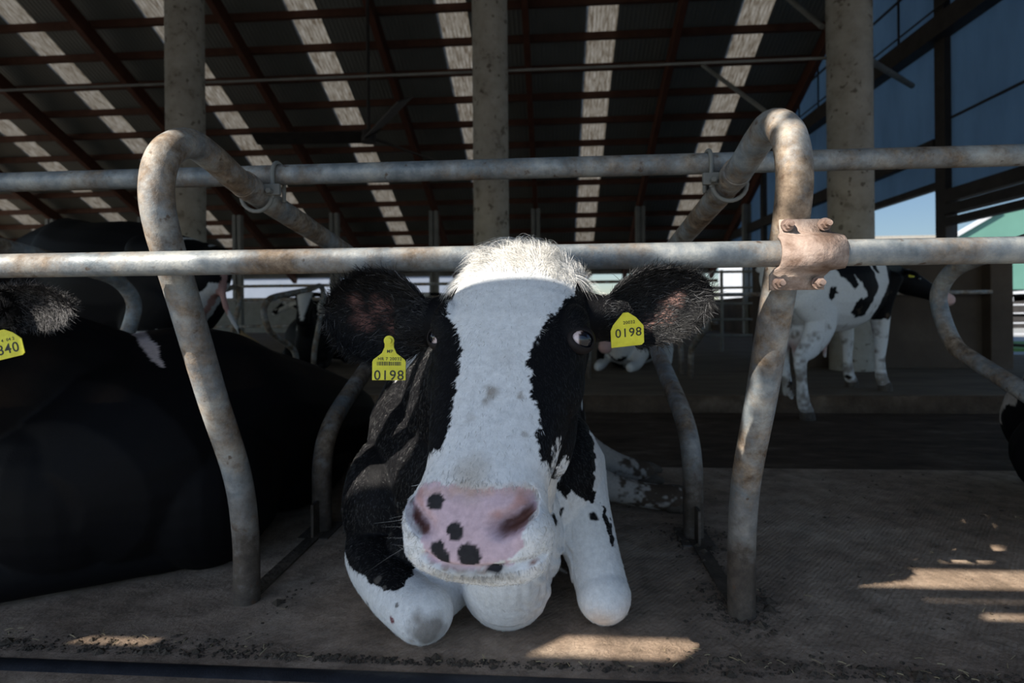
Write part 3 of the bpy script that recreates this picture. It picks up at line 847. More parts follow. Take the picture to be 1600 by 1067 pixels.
M['eye'].node_tree.nodes['Principled BSDF'].inputs['Roughness'].default_value = .06
M['eye'].node_tree.nodes['Principled BSDF'].inputs['Coat Weight'].default_value = 1.0
M['lid'] = mottled('dark_eyelid_skin', [(.3, (.006, .005, .006)), (.7, (.016, .012, .012))], 60, 4, .6, .3, 200, .002, spec=.15)

# ------------------------------------------------------------------ the white-faced cow in the middle
cow = tag(empty('cow', (-.2, 1.9, 0)), 'black and white cow lying in the middle stall, white-faced, staring at the camera', 'cow')
P0, M0 = WY(812, 398, .95), WY(740, 762, .68)
HL = unit(M0 - P0)                                          # poll to muzzle
HN = unit(CAM - (P0 + M0) / 2); HN = unit(HN - HL * (HN @ HL)); HR = np.cross(HN, HL)
if HR[0] < 0: HR = -HR
_a = math.radians(14); HN, HR = math.cos(_a) * HN - math.sin(_a) * HR, math.cos(_a) * HR + math.sin(_a) * HN
hp = lambda r, n, t: P0 + HR * r + HN * n + HL * t
def hring(t, hw, top, mid, bot, et=2.3, eb=2.2, k=36):
    out = []
    for i in range(k):
        a = 2 * math.pi * i / k; c, s = math.cos(a), math.sin(a); e = et if s >= 0 else eb
        x = math.copysign(abs(c) ** (2 / e), c) * hw
        y = math.copysign(abs(s) ** (2 / e), s) * ((top - mid) if s >= 0 else (mid - bot)) + mid
        out.append(hp(x, y, t))
    return out
RINGS = [(-.045, .045, -.05, -.09, -.13), (-.03, .078, -.02, -.08, -.16), (.0, .098, .002, -.08, -.19), (.04, .112, .013, -.075, -.21), (.09, .117, .016, -.065, -.225, 2.5),
         (.14, .117, .014, -.06, -.235, 2.7), (.18, .114, .010, -.06, -.235, 2.7), (.23, .107, .005, -.06, -.215, 2.5), (.28, .097, .0, -.062, -.19, 2.4),
         (.33, .087, -.002, -.06, -.165, 2.4), (.375, .080, -.003, -.058, -.148, 2.4), (.41, .084, -.004, -.06, -.14, 2.5), (.44, .091, -.012, -.066, -.138, 2.7),
         (.47, .094, -.026, -.072, -.114, 3.0), (.495, .088, -.042, -.076, -.105, 3.0), (.512, .070, -.056, -.079, -.097, 2.6), (.522, .035, -.068, -.081, -.091)]
RINGS = [(r[0] if r[0] < .33 else .33 + (r[0] - .33) * .84,) + r[1:] for r in RINGS]
parts = [loft([hring(*r) for r in RINGS])]
def hell(r, n, t, a, b, c): parts.append(ellipsoid(hp(r, n, t), (a, b, c), rot=np.stack([HR, HN, HL], 1)))
for sgn in (-1, 1):
    hell(sgn * .098, -.022, .135, .024, .030, .040)          # brow
    hell(sgn * .100, -.065, .205, .018, .035, .055)          # cheekbone
    hell(sgn * .080, -.125, .24, .028, .055, .085)           # jaw muscle
    hell(sgn * .062, -.060, .430, .034, .042, .036)          # nostril wing
    hell(sgn * .062, -.084, .438, .026, .028, .034)          # upper lip pad
hell(0, -.116, .395, .050, .018, .036)                         # chin
hell(0, -.03, .02, .085, .045, .05)                          # poll bump
# ears
EL0, EL1 = WY(676, 512, .985), WY(503, 488, .99)
ER0, ER1 = WY(936, 506, .955), WY(1118, 456, .965)
parts.append(ear_shell(EL0, EL1, .172, A3(.25, -1, -.25), cup=.05, thick=.014, droop=-.0))
parts.append(ear_shell(ER0, ER1, .130, A3(-.45, -1, -.30), cup=.05, thick=.014))
parts.append(chain([hp(-.06, -.09, .05), EL0 + (EL1 - EL0) * .15], [.055, .036]))
parts.append(chain([hp(.06, -.09, .05), ER0 + (ER1 - ER0) * .12], [.055, .034]))
# neck, trunk, legs
parts.append(chain([hp(0, -.10, .06), hp(0, -.20, .05), (-.10, 1.22, .62), (-.17, 1.42, .52), (-.22, 1.62, .43)],
                   [.095, .115, (.135, .15), (.17, .22), (.24, .28)], upref=(0, 0, 1)))
parts.append(chain([hp(0, -.17, .20), (-.08, 1.12, .44), (-.12, 1.26, .32), (-.17, 1.45, .26)], [.07, .09, .12, .17]))
parts.append(chain([(-.21, 1.46, .28), (-.24, 1.62, .30), (-.25, 1.85, .32), (-.24, 2.15, .33), (-.22, 2.5, .33), (-.2, 2.78, .30), (-.18, 2.95, .26)],
                   [(.20, .24), (.29, .31), (.345, .355), (.355, .36), (.34, .355), (.29, .33), (.16, .22)]))
parts.append(chain([(-.10, 1.28, .30), (-.105, 1.265, .20), (-.115, 1.30, .105)], [.075, .092, (.095, .085)]))          # brisket
parts.append(ellipsoid((-.115, 1.33, .10), (.105, .09, .105)))
parts.append(ellipsoid((-.24, 1.42, .14), (.13, .10, .13)))
parts.append(ellipsoid((-.05, 1.40, .19), (.07, .10, .14)))
parts.append(ellipsoid((-.29, 1.39, .14), (.13, .085, .095)))
parts.append(ellipsoid((-.44, 1.60, .20), (.15, .20, .20)))                # left shoulder
parts.append(ellipsoid((.02, 1.56, .27), (.11, .17, .19)))                # right shoulder
parts.append(chain([(-.47, 1.56, .13), (-.455, 1.44, .105), (-.375, 1.315, .085), (-.30, 1.245, .068)], [.10, .078, .066, (.064, .060)]))
parts.append(chain([(-.30, 1.26, .055), (-.22, 1.46, .05), (-.2, 1.66, .05)], [.050, .042, .045]))
parts.append(ellipsoid((-.292, 1.245, .066), (.068, .066, .062)))
parts.append(chain([(.035, 1.60, .30), (.055, 1.50, .225), (.088, 1.415, .135), (.110, 1.352, .068)], [.105, .086, .067, (.061, .060)]))
parts.append(chain([(.110, 1.36, .055), (.10, 1.55, .05), (.08, 1.72, .05)], [.050, .040, .045]))
parts.append(ellipsoid((.110, 1.345, .066), (.063, .064, .062)))
# hind legs stretched out to the right
parts.append(ellipsoid((-.08, 2.45, .20), (.20, .30, .20)))
parts.append(chain([(.02, 2.18, .13), (.18, 2.14, .085), (.32, 2.13, .055), (.43, 2.12, .046)], [.10, .055, .045, .048]))
parts.append(chain([(.0, 2.55, .20), (.14, 2.50, .13), (.25, 2.47, .075), (.37, 2.44, .05)], [.12, .066, .055, .046]))
m = remesh(parts, .0033, 6, 'cow_body')
sk = Skin(m, WHITE)
# --- carve nostrils and mouth
q = sk.v - P0; hr, hn, ht = q @ HR, q @ HN, q @ HL
head = (ht > -.08) & (ht < .56) & (np.abs(hr) < .14) & (hn > -.28) & (hn < .06)
def carve(line, rad, depth, dirv):
    line = catmull(np.asarray(line, float), 8); i = np.nonzero(head)[0]
    d = np.min(np.linalg.norm(sk.v[i][:, None, :] - line[None], axis=2), axis=1)
    w = np.exp(-(d / rad) ** 2) * (d < 3 * rad)
    sk.v[i] -= np.asarray(dirv) * (depth * w)[:, None]; return i, w
sk.bvh()
pk = lambda x, y: sk.pick(x, y, (hp(0, -.03, .4), HN, .3))
NOST = {}
for side, pts in ((1, [(826, 776), (818, 795), (800, 812), (778, 822)]), (-1, [(646, 764), (645, 785), (652, 806), (664, 822)])):
    ln = [pk(x, y) for x, y in pts]
    NOST[side] = ln
    carve(ln, .0095, .034, unit(HN * .8 + HL * .5 - HR * side * .35))
    carve([l + HR * side * .004 - HN * .004 for l in ln[1:]], .008, .034, unit(HN * .7 + HL * .6 - HR * side * .5))
mouth = [pk(x, y) for x, y in ((664, 868), (690, 884), (730, 890), (770, 889), (815, 882), (850, 866))]
carve(mouth, .0045, .010, unit(HN + HL))
i = np.nonzero((sk.v[:, 1] < 1.42) & (np.abs(sk.v[:, 0] + .06) < .10) & (sk.v[:, 2] < .36) & ~head)[0]   # skin folds of the brisket
fold = np.clip((sk.v[i, 0] + .10) / .06, 0, 1) * np.clip((sk.v[i, 2] - .03) / .05, 0, 1)
sk.v[i] += sk.n[i] * (.0024 * np.sin((sk.v[i, 0] + .35 * sk.v[i, 2] + .05 * vnoise(sk.v[i], .05, 8)) * 2 * math.pi / .030) * fold)[:, None]
set_verts(m, sk.v); sk.n = get_normals(m); sk.bvh()
q = sk.v - P0; hr, hn, ht = q @ HR, q @ HN, q @ HL
ef = frame_at(hp(0, 0, .25), HN, up=-HL)
# --- colour
y_, x_, z_ = sk.v[:, 1], sk.v[:, 0], sk.v[:, 2]
headish = (ht > -.09) & (ht < .56) & (np.abs(hr) < .135) & (hn > -.25)
body = ~headish
P2W = lambda pts, Y=None: [WY(px, py, (Y if len(r) == 0 else r[0])) for px, py, *r in pts]
front = frame_at((0, 1.4, .3), (0, -1, 0))
vn = vnoise(sk.v, .16, 7)
sk.c[body & (y_ > 1.62)] = BLACK
sk.c[body & (y_ > 1.9) & (vn > .62)] = WHITE
# black flank and shoulder on the left
sk.paint(P2W([(505, 860, 1.5), (540, 858, 1.5), (556, 848, 1.48), (575, 862, 1.46), (592, 858, 1.45), (610, 872, 1.42), (640, 872, 1.4), (668, 860, 1.4), (720, 850, 1.4), (760, 700, 1.4), (760, 440, 1.4), (500, 440, 1.4)]), BLACK, front, body & (x_ < -.1), nmin=-1, jag=(.008, .02))
sk.paint(P2W([(583, 560, 1.6), (606, 520, 1.6), (655, 520, 1.6), (648, 575, 1.6), (626, 620, 1.6), (612, 600, 1.6)]), WHITE, front, body & (y_ > 1.2), nmin=-1, jag=(.008, .02))
# black chest patch right and spots
sk.paint(P2W([(905, 600, 1.5), (930, 700, 1.5), (926, 776, 1.48), (908, 770, 1.46), (893, 752, 1.46), (884, 770, 1.45), (870, 755, 1.45), (880, 730, 1.4), (870, 640, 1.4)]), BLACK, front, body & (x_ > -.05) & (y_ < 1.75), nmin=-1)
sk.paint(P2W([(936, 772, 1.5), (950, 800, 1.48), (956, 835, 1.45), (950, 835, 1.45), (940, 800, 1.48)]), BLACK, front, body & (x_ > .02), nmin=-1)
bpk = lambda x, y, Y: sk.pick(x, y, (A3(0, Y, 0), A3(0, -1, 0), .25))
sk.spot(bpk(928, 808, 1.46), .013, BLACK)
sk.spot(bpk(866, 812, 1.46), .016, BLACK); sk.spot(bpk(876, 800, 1.46), .012, BLACK)
for px, py, r in ((612, 968, .010),): sk.spot(bpk(px, py, 1.25), r, A3(.16, .03, .03))
sk.spot(bpk(668, 988, 1.2), .050, A3(.19, .17, .15), .85, jag=(.012, .02), edge=.5)
sk.spot(bpk(940, 968, 1.3), .035, A3(.62, .50, .40), .6, jag=(.006, .02), edge=.7)  # warm light bounced off the floor, painted onto the right knee
for px, py, r in ((590, 905, .012), (600, 918, .006), (620, 945, .004), (585, 985, .010), (575, 945, .008)): sk.spot(bpk(px, py, 1.3), r, A3(.10, .09, .08), .8)
# dirt on the hind feet
hind = (x_ > .12) & (y_ > 1.95)
sk.c[hind] = A3(.36, .33, .30)
dn = vnoise(sk.v, .03, 3) * .6 + vnoise(sk.v, .011, 4) * .4 + np.clip((x_ - .22) / .2, 0, 1) * .5
w = np.clip((dn - .62) * 5, 0, 1)[:, None] * hind[:, None]
sk.c = sk.c * (1 - w) + A3(.075, .056, .042) * w
# face patches
sk.c[headish] = WHITE
LP = [(690, 462), (701, 492), (712, 512), (721, 530), (721, 555), (717, 580), (711, 610), (708, 640), (699, 672), (692, 704), (660, 704), (600, 704), (600, 462)]
RP = [(925, 425), (915, 450), (902, 462), (885, 468), (868, 486), (852, 500), (843, 518), (835, 538), (826, 552), (824, 580), (828, 605), (836, 628), (844, 655), (838, 690), (840, 708), (849, 724), (862, 734), (874, 722), (890, 708), (904, 690), (940, 690), (1000, 640), (1000, 425)]
for poly in (LP, RP):
    sk.paint([pk(*p) for p in poly], BLACK, ef, headish & (hn > -.24), nmin=-.9, jag=(.0055, .007))
# muzzle skin
MZ = [(650, 760), (668, 752), (700, 757), (740, 764), (780, 764), (808, 758), (834, 768), (838, 795), (824, 812), (818, 850), (800, 876), (760, 890), (715, 890), (682, 882), (664, 862), (660, 835), (648, 812), (643, 785)]
im = sk.paint([pk(*p) for p in MZ], PINK, ef, headish, nmin=-.5, jag=(.003, .006))
muz = np.zeros(len(sk.v), bool); muz[im] = True
sk.spot(pk(735, 745), .038, A3(.42, .35, .28), .55, edge=.9, jag=(.008, .012))
for px in range(665, 835, 12): sk.spot(pk(px, 766), .010, A3(.50, .30, .20), .35, edge=.9)
for side in (-1, 1):
    for l in catmull(NOST[side], 4):
        sk.spot(l, .017, A3(.50, .25, .21), .35, edge=.8)
    for l in catmull(NOST[side], 4)[2:]:
        sk.spot(l - HN * .026, .015 if side > 0 else .011, A3(.12, .055, .045), .85, edge=.8)  # shade of the hollow painted at the deepest part of each nostril
for l in catmull(mouth, 8): sk.spot(l - HN * .003, .0035, A3(.22, .12, .10), .8, edge=.6)
for px in range(672, 800, 14): sk.spot(pk(px, 902 - abs(px - 735) * .08), .016, A3(.36, .33, .28), .5, edge=.9)
for px, py, r in ((680, 784, .0115), (711, 830, .0115), (684, 858, .0105), (692, 872, .010), (733, 868, .0150), (776, 886, .008), (768, 888, .006)):
    sk.spot(pk(px, py), r, A3(.028, .027, .030), 1, jag=(.0018, .003), edge=.12)
sk.c[muz] *= (.9 + .2 * vnoise(sk.v[muz], .0035, 9))[:, None]
for px, py, r, s_ in ((768, 612, .013, .75), (760, 626, .010, .7), (812, 620, .006, .7), (735, 655, .010, .35), (706, 456, .007, .6), (790, 560, .02, .15), (795, 614, .003, .8), (820, 680, .006, .5)):
    sk.spot(pk(px, py), r, A3(.22, .18, .14), s_, edge=.8, jag=(.006, .006))
sk.spot(pk(735, 735), .03, A3(.45, .40, .33), .3, edge=.9)
sk.c[(hr > .095) & (hr < .22) & (ht > .02) & (ht < .17) & (hn > -.24) & (y_ < 1.15)] = BLACK
sk.c[(hr < -.095) & (hr > -.2) & (ht > .02) & (ht < .17) & (hn > -.24) & (y_ < 1.15)] = BLACK
# ears: black, skin-coloured hollow
for b, t_, wd, sp in ((EL0, EL1, .172, [(595, 478, .026), (570, 500, .028), (612, 512, .022), (555, 470, .02)]), (ER0, ER1, .130, [(1040, 490, .022), (1012, 505, .02), (1060, 465, .018), (1000, 520, .02), (985, 535, .02)])):
    d = sk.v - b; L_ = np.linalg.norm(t_ - b); u = d @ unit(t_ - b)
    e = (u > .005) & (u < L_ * 1.1) & (np.linalg.norm(d - np.outer(u, unit(t_ - b)), axis=1) < .11) & ~headish & (y_ < 1.12) & (y_ > .85)
    sk.c[e] = BLACK
    for px, py, r in sp:
        h = sk.pick(px, py, (b, A3(0, -1, 0), .12))
        sk.spot(h, r, A3(.17, .085, .075) if b is EL0 else A3(.42, .24, .20), .8, edge=.9, jag=(.008, .015))
# the back of the head and upper neck behind the black patches
nb = body & (y_ > .90) & (y_ < 1.62) & (z_ > .42) & (x_ < .02)
sk.c[nb & (np.abs(sk.c[:, 0] - WHITE[0]) < .01)] = BLACK * 1.2
sk.c[(np.abs(hr) > .112) & (np.abs(hr) < .16) & (ht > -.08) & (ht < .06) & (hn < -.035) & (sk.c[:, 0] > .3) & (y_ < 1.2)] = BLACK
sk.c[headish & (ht > .035) & (ht < .2) & (hr > .098) & (sk.c[:, 0] > .3)] = BLACK
sk.finish()
bd = bpy.data.objects.new('body', m); COL.objects.link(bd); m.materials.append(M['coat']); child(bd, cow)
# claws of the two stretched hind feet
for (hx, hy, hz), dv in (((.415, 2.12, .046), A3(1, -.08, -.04)), ((.36, 2.442, .050), A3(1, -.1, -.05))):
    mb = MB()
    for o_ in (-.023, .023):
        p = A3(hx, hy, hz) + A3(0, o_ * .7, o_ * .8); dv_ = unit(dv)
        mb.add(*chain([p, p + dv_ * .04, p + dv_ * .075 + A3(0, 0, -.004)], [.028, .027, .015], seg=16))
    mb.build('hoof', M['hoof'], cow, smooth=60)
# eyes with lids
EYE_R = .0195
for sgn in (-1, 1):
    e = hp(sgn * .099, -.030, .158)
    c = pk(905, 531) - unit(ray(905, 531)) * -.0115 if sgn > 0 else e + HR * -.004
    out = unit(HR * sgn * .9 + HN * .45)
    look = unit(unit(CAM - c) * .62 + HR * .75 - HL * .02) if sgn > 0 else unit(HR * sgn + HN * .6)
    eyeball(cow, c, EYE_R, look, (.60, .48, .47), None)
    # lids: a ring of skin around the opening
    view = unit(unit(CAM - c) * .75 + out * .5); a_ = np.cross(view, -HL); a_ = unit(a_); b_ = np.cross(a_, view)
    if b_ @ HL > 0: b_ = -b_
    rings = []
    for rr, dp in ((1.00, .55), (1.04, .60), (1.12, .42), (1.15, .10), (1.08, -.2)):
        ring = []
        for k in range(28):
            t = 2 * math.pi * k / 28
            xx, yy = math.cos(t), math.sin(t)
            ex = .86 if rr < 1.1 else 1.08; ey = (.52 if yy > 0 else .60) if rr < 1.1 else 1.05
            p = a_ * xx * ex + b_ * yy * ey
            l = np.linalg.norm(p)
            zz = math.sqrt(max(0.0, 1.08 ** 2 - min(l, 1.05) ** 2)) if rr < 1.1 else dp
            if rr >= 1.1: p = p * rr / 1.12
            ring.append(c + (p + view * zz) * EYE_R * (1.02 if rr < 1.03 else 1.06))
        rings.append(ring)
    v, f = loft(rings); f = f[:-2]
    mb = MB(); mb.add(v, f); o = mb.build('eyelid', M['lid'], cow, smooth=180)
    o['label'] = 'dark skin rim around the eye'
# hair of the middle cow
rng = np.random.default_rng(5)
vis = sk.n @ unit(A3(0, -1, .15)) > -.25
mk = headish & vis & ~muz & (ht > -.09) & (hn > -.22)
P, N, C = sample(sk, 52000, mk, 1)
qq = P - P0; r_, n_h, t_h = qq @ HR, qq @ HN, qq @ HL
sw = np.clip((t_h - .155) / .03, -1, 1)[:, None]
D = HL * sw + HR * (r_ * 5)[:, None] + HN * .001 + rng.normal(0, .25, P.shape)
C = C * rng.uniform(.72, 1.12, (len(P), 1)); dk = (rng.uniform(0, 1, len(P)) < .10) & (C[:, 0] > .3); C[dk] *= A3(.55, .52, .47)
make_hair('face_hair', cow, P, N, D, np.full(len(P), .0085), C, .00028, lift=.16, curl=.2, seed=2)
# long white tuft on the poll
mk = headish & (ht < .062) & (hn > -.13)
P, N, C = sample(sk, 12000, mk, 7)
qq = P - P0; r_, t_h = qq @ HR, qq @ HL
keep = (C[:, 0] > .3) & (np.abs(r_) < .118); P, N, C, r_, t_h = P[keep], N[keep], C[keep], r_[keep], t_h[keep]
clump = np.stack([vnoise(P, .028, s) - .5 for s in (11, 12, 13)], 1) * 3.0
D = -HL * .75 + HR * (r_ * 4 - .25)[:, None] + clump * .9 + A3(-.25, -.2, .15)
C = WHITE * rng.uniform(.72, 1.12, (len(P), 1)) * (1 - A3(.0, .05, .14) * (vnoise(P, .03, 20)[:, None]))
make_hair('poll_tuft', cow, P, N, D, np.interp(t_h, [-.05, .03, .07], [.055, .042, .014]), C, .00030, lift=.62, curl=.22, npts=7, seed=3, droop=.42)['label'] = 'long tousled white hair on the poll'
# ear fringe
for b, t_, wd, sd in ((EL0, EL1, .155, 31), (ER0, ER1, .130, 32)):
    ax = unit(t_ - b); L_ = np.linalg.norm(t_ - b)
    d = sk.v - b; u = d @ ax; rad = np.linalg.norm(d - np.outer(u, ax), axis=1)
    em = (u > 0) & (u < L_ * 1.08) & (rad < .11) & ~headish & (y_ < 1.12) & (y_ > .85)
    P, N, C = sample(sk, 9000, em, sd)
    dd = P - b; uu = dd @ ax; off = dd - np.outer(uu, ax); rr = np.linalg.norm(off, axis=1)
    fz = N @ A3(0, -1, 0)
    edge = np.clip((rr - .035) / .03, 0, 1) + np.clip((uu / L_ - .75) * 4, 0, 1)
    D = off / np.maximum(rr, 1e-4)[:, None] * (.3 + edge[:, None]) + ax * .8 + rng.normal(0, .25, P.shape)
    Ln = np.interp(edge, [0, .6, 1.5], [.010, .020, .026])
    g = rng.uniform(0, 1, (len(P), 1))
    C = np.where(g < .06, A3(.10, .10, .105), BLACK * .9) * np.ones((1, 3))  # a few grey strands coloured in as lit highlights on the fringe
    make_hair('ear_hair', cow, P, N, D, Ln, C, .00038, lift=.35, curl=.3, seed=sd)
# coat on chest, legs and flank
mk = body & (y_ < 2.0) & (sk.n @ unit(A3(-.4, -1, .3)) > -.2) & ~((y_ < 1.12) & (z_ > .55))
P, N, C = sample(sk, 56000, mk, 8)
D = A3(0, .3, -1) + rng.normal(0, .25, P.shape)
C = C * rng.uniform(.75, 1.1, (len(P), 1))
make_hair('body_hair', cow, P, N, D, np.full(len(P), .011), C, .00032, lift=.22, curl=.35, npts=4, seed=9, mat='glossy_hair')
# whiskers
wp, wd_ = [], []
for k in range(28):
    s_ = -1 if k % 2 else 1
    h = pk(rng.uniform(640, 662) if s_ < 0 else rng.uniform(836, 852), rng.uniform(800, 872)); wp.append(h); wd_.append(HR * s_ * 1.0 + HN * .1 + HL * rng.uniform(-.2, .7))
wp, wd_ = np.array(wp), np.array(wd_)
make_hair('whiskers', cow, wp, np.tile(HN, (len(wp), 1)), wd_, rng.uniform(.02, .055, len(wp)), np.tile(A3(.45, .44, .42), (len(wp), 1)), .00016, lift=.3, curl=.25, npts=7, seed=10)
# tags
R_, U_ = A3(1, 0, 0), A3(0, 0, 1)
TY = .93
c1 = WY(608, 571, TY); w1 = 53 / 900 * TY
ear_tag(cow, c1, unit(RIGHT * 1 + UPV * -.01 + FWD * .05), unit(UPV + RIGHT * .02), w1, w1 * .98,
        [('0198', .0225, 0, -.31), ('HR 7 20032', .0072, .02, .20), ('MP', .0075, .02, .43)])
c2 = WY(980, 519, .905)
ear_tag(cow, c2, unit(RIGHT * .97 + UPV * .10 + FWD * .1), unit(UPV * 1 - RIGHT * .0 + FWD * -.2), .053, .050,
        [('0198', .0195, .03, -.02), ('20032', .007, .06, .31)], neck=False, bar=False)

# ------------------------------------------------------------------ the other cows
def stand_cow(name_label, origin, heading, voxel, base, head_pts, front_z=0.0, hind_z=0.0, patches=None, scale=1.0, group=None, tail=None, belly=1.0, head_r=None, udder=True, hind_step=(0.0, 0.0), eartag=None):
    """standing cow; local x forward, y to its left, z up; patches get (skin, local verts) and paint"""
    c, s = math.cos(heading), math.sin(heading)
    Rm = np.array([[c, -s, 0], [s, c, 0], [0, 0, 1]]); O = np.array([origin[0], origin[1], origin[2]], float)
    P = []
    ch = lambda pts, rad, **k: P.append(chain(pts, rad, **k))
    lift = lambda x: front_z * np.clip(x / 1.4, 0, 1) + hind_z * (1 - np.clip(x / 1.4, 0, 1))
    Lz = lambda pts: [(a, b, z + lift(a)) for a, b, z in pts]
    ch(Lz([(.02, 0, 1.14), (.14, 0, 1.10), (.40, 0, 1.02), (.75, 0, .98), (1.1, 0, .99), (1.36, 0, 1.04), (1.52, 0, 1.06)]),
       [(.12, .15), (.21, .25), (.27, .34 * belly), (.33, .385 * belly), (.29, .36), (.21, .31), (.11, .18)])
    for sg in (-1, 1):
        ch(Lz([(.08, sg * .17, 1.24), (.3, sg * .2, 1.22)]), [.06, .10])
        k = hind_step[0 if sg < 0 else 1]
        hz = hind_z
        ch([(.24, sg * .15, .98 + lift(.24)), (.36, sg * .17, .76 + lift(.36)), (.22 + k * .5, sg * .17, .60 + hz), (.10 + k, sg * .165, .50 + hz), (.12 + k, sg * .155, .32 + hz), (.15 + k, sg * .15, .15 + hz), (.20 + k, sg * .15, .06 + hz)],
           [(.10, .20), (.085, .15), (.065, .10), (.042, .062), .040, .048, .050])
        ch(Lz([(1.30, sg * .15, 1.0), (1.24, sg * .16, .76)]) + [(1.27, sg * .15, .46 + front_z), (1.265, sg * .145, .28 + front_z), (1.28, sg * .145, .14 + front_z), (1.33, sg * .145, .055 + front_z)],
           [(.09, .17), (.07, .10), .056, .040, .047, .050])
    if udder:
        P.append(ellipsoid((.46, 0, .62 + lift(.46)), (.19, .16, .15)))
        for dx in (-.09, .09):
            for dy in (-.08, .08): ch([(.46 + dx, dy, .52 + lift(.46)), (.46 + dx, dy, .44 + lift(.46))], [.02, .014], seg=8)
    n0 = (1.30, 0, 1.10 + lift(1.3)); hb, ht_ = np.asarray(head_pts[0], float), np.asarray(head_pts[1], float)
    ch([n0, tuple((np.array(n0) + hb) / 2 + A3(0, 0, .02)), tuple(hb)], [(.17, .26), (.12, .19), (.09, .12)])
    hd = unit(ht_ - hb)
    ch([hb, hb + hd * .12, hb + hd * .26, hb + hd * .40, ht_], [(.085, .10), (.105, .125), (.085, .10), (.065, .075), (.072, .065)])
    sdv = unit(np.cross(hd, A3(0, 0, 1))); upv = np.cross(sdv, hd)
    for sg in (-1, 1):
        b = hb + sdv * sg * .08 + upv * .05
        ch([b, b + sdv * sg * .10 - A3(0, 0, .01), b + sdv * sg * .2 - A3(0, 0, .04)], [.03, (.055, .02), .02])
    P.append(ellipsoid(hb + upv * .05, (.07, .07, .06)))
    if tail: ch(tail, [.032, .022, .018, .016, .034, .02][:len(tail)] if len(tail) > 3 else [.032, .02, .03])
    P = [((np.asarray(v) * scale) @ Rm.T + O, f) for v, f in P]
    m = remesh(P, voxel, 3, 'cow_body')
    k = Skin(m, base); loc = ((k.v - O) @ Rm) / scale
    if patches: patches(k, loc)
    k.finish()
    root = tag(empty('cow', tuple(O)), name_label, 'cow', group)
    o = bpy.data.objects.new('body', m); COL.objects.link(o); m.materials.append(M['coat']); child(o, root)
    tow = lambda p: (np.asarray(p, float) * scale) @ Rm.T + O
    for sg in (-1, 1):
        for x, z, kk in ((.185, hind_z, hind_step[0 if sg < 0 else 1]), (1.32, front_z, 0)):
            mb = MB(); y = sg * .148
            mb.add(*loft([[tow((x + kk + .012 + .062 * r * math.cos(a) + sh, y + .056 * r * math.sin(a), z + zz)) for a in np.linspace(0, 2 * math.pi, 18, endpoint=False)] for r, zz, sh in ((1.02, 0, .01), (1.0, .02, .008), (.90, .075, -.004), (.5, .09, -.01))]))
            mb.build('hoof', M['hoof'], root, smooth=50)
    for sg in (-1, 1):
        e = tow(hb + hd * .16 + sdv * sg * .092 + upv * .045)
        v, f = ellipsoid(e, (.02, .02, .02), seg=16, rings=10); mb = MB(); mb.add(v, f)
        eo = mb.build('eye', M['eye'], root, smooth=180); set_coat(eo.data, np.tile(A3(.01, .01, .012), (len(v), 1)))
    if eartag:
        for (off, r_, u_) in eartag:
            at = tow(hb + sdv * off[0] + upv * off[1] + hd * off[2])
            ear_tag(root, at, r_, u_, .055, .055, [], neck=False, bar=False)
    return root, k, loc, tow
def blotch(k, loc, sc, th, color, seed, mask=None):
    q = loc * A3(1, .6, 1)
    n = vnoise(q, sc, seed) * .75 + vnoise(q, sc / 3, seed + 1) * .25 + (vnoise(k.v, .02, seed + 2) - .5) * .05
    w = n > th
    if mask is not None: w &= mask
    k.c[w] = color
def dirty(k, loc, ztop, seed, amount=.5):
    n = vnoise(k.v, .08, seed) * .6 + vnoise(k.v, .025, seed + 1) * .4 + np.clip((ztop - loc[:, 2]) * .6, -.6, .35)
    w = np.clip((n - .62) * 4, 0, 1)[:, None] * amount
    k.c = k.c * (1 - w) + A3(.13, .095, .065) * w

# spotted cow standing at right, hind feet in the alley, front feet on the far platform
def right_patches(k, loc):
    plane_n = A3(0, -1, 0)
    x, z = loc[:, 0], loc[:, 2]
    J = jitter(k.v, .012, .03); X, Z = x + J[:, 0], z + J[:, 1]
    side = loc[:, 1] < .06
    for poly in RPOLY:
        k.c[inside(poly, X, Z) & side] = BLACK
    k.c[(x > 1.62)] = BLACK
    blotch(k, loc, .3, .56, BLACK, 4, loc[:, 1] > .06)
    d = np.linalg.norm(loc - A3(.46, 0, .58 + .05), axis=1)
    w = np.clip((.20 - d) / .05, 0, 1)[:, None]; k.c = k.c * (1 - w) + A3(.55, .40, .38) * w
    dirty(k, loc, .75, 21, .75)
    q = loc - R_HB; t = q @ R_HD
    hd_ = (t > -.08) & (np.linalg.norm(q - np.outer(t, R_HD), axis=1) < .16) & (x > 1.7)
    k.c[hd_] = BLACK
    up = np.cross(unit(np.cross(R_HD, A3(0, 0, 1))), R_HD)
    k.c[hd_ & (np.abs(q @ unit(np.cross(R_HD, A3(0, 0, 1)))) < .035) & (q @ up > .02) & (t > .05)] = WHITE
    k.c[hd_ & (t > .40)] = A3(.62, .42, .40)
_h = math.atan2(.85, 1.27)
_d = A3(math.cos(_h), math.sin(_h), 0); _l = A3(-_d[1], _d[0], 0)
RO = A3(2.0, 4.75, -.15) - .18 * _d + .15 * _l
def rloc(px, py, off=-.30):
    r = ray(px, py); o = RO + _l * off; t = ((o - CAM) @ _l) / (r @ _l); p = CAM + r * t - RO
    return (p @ _d, p[2])
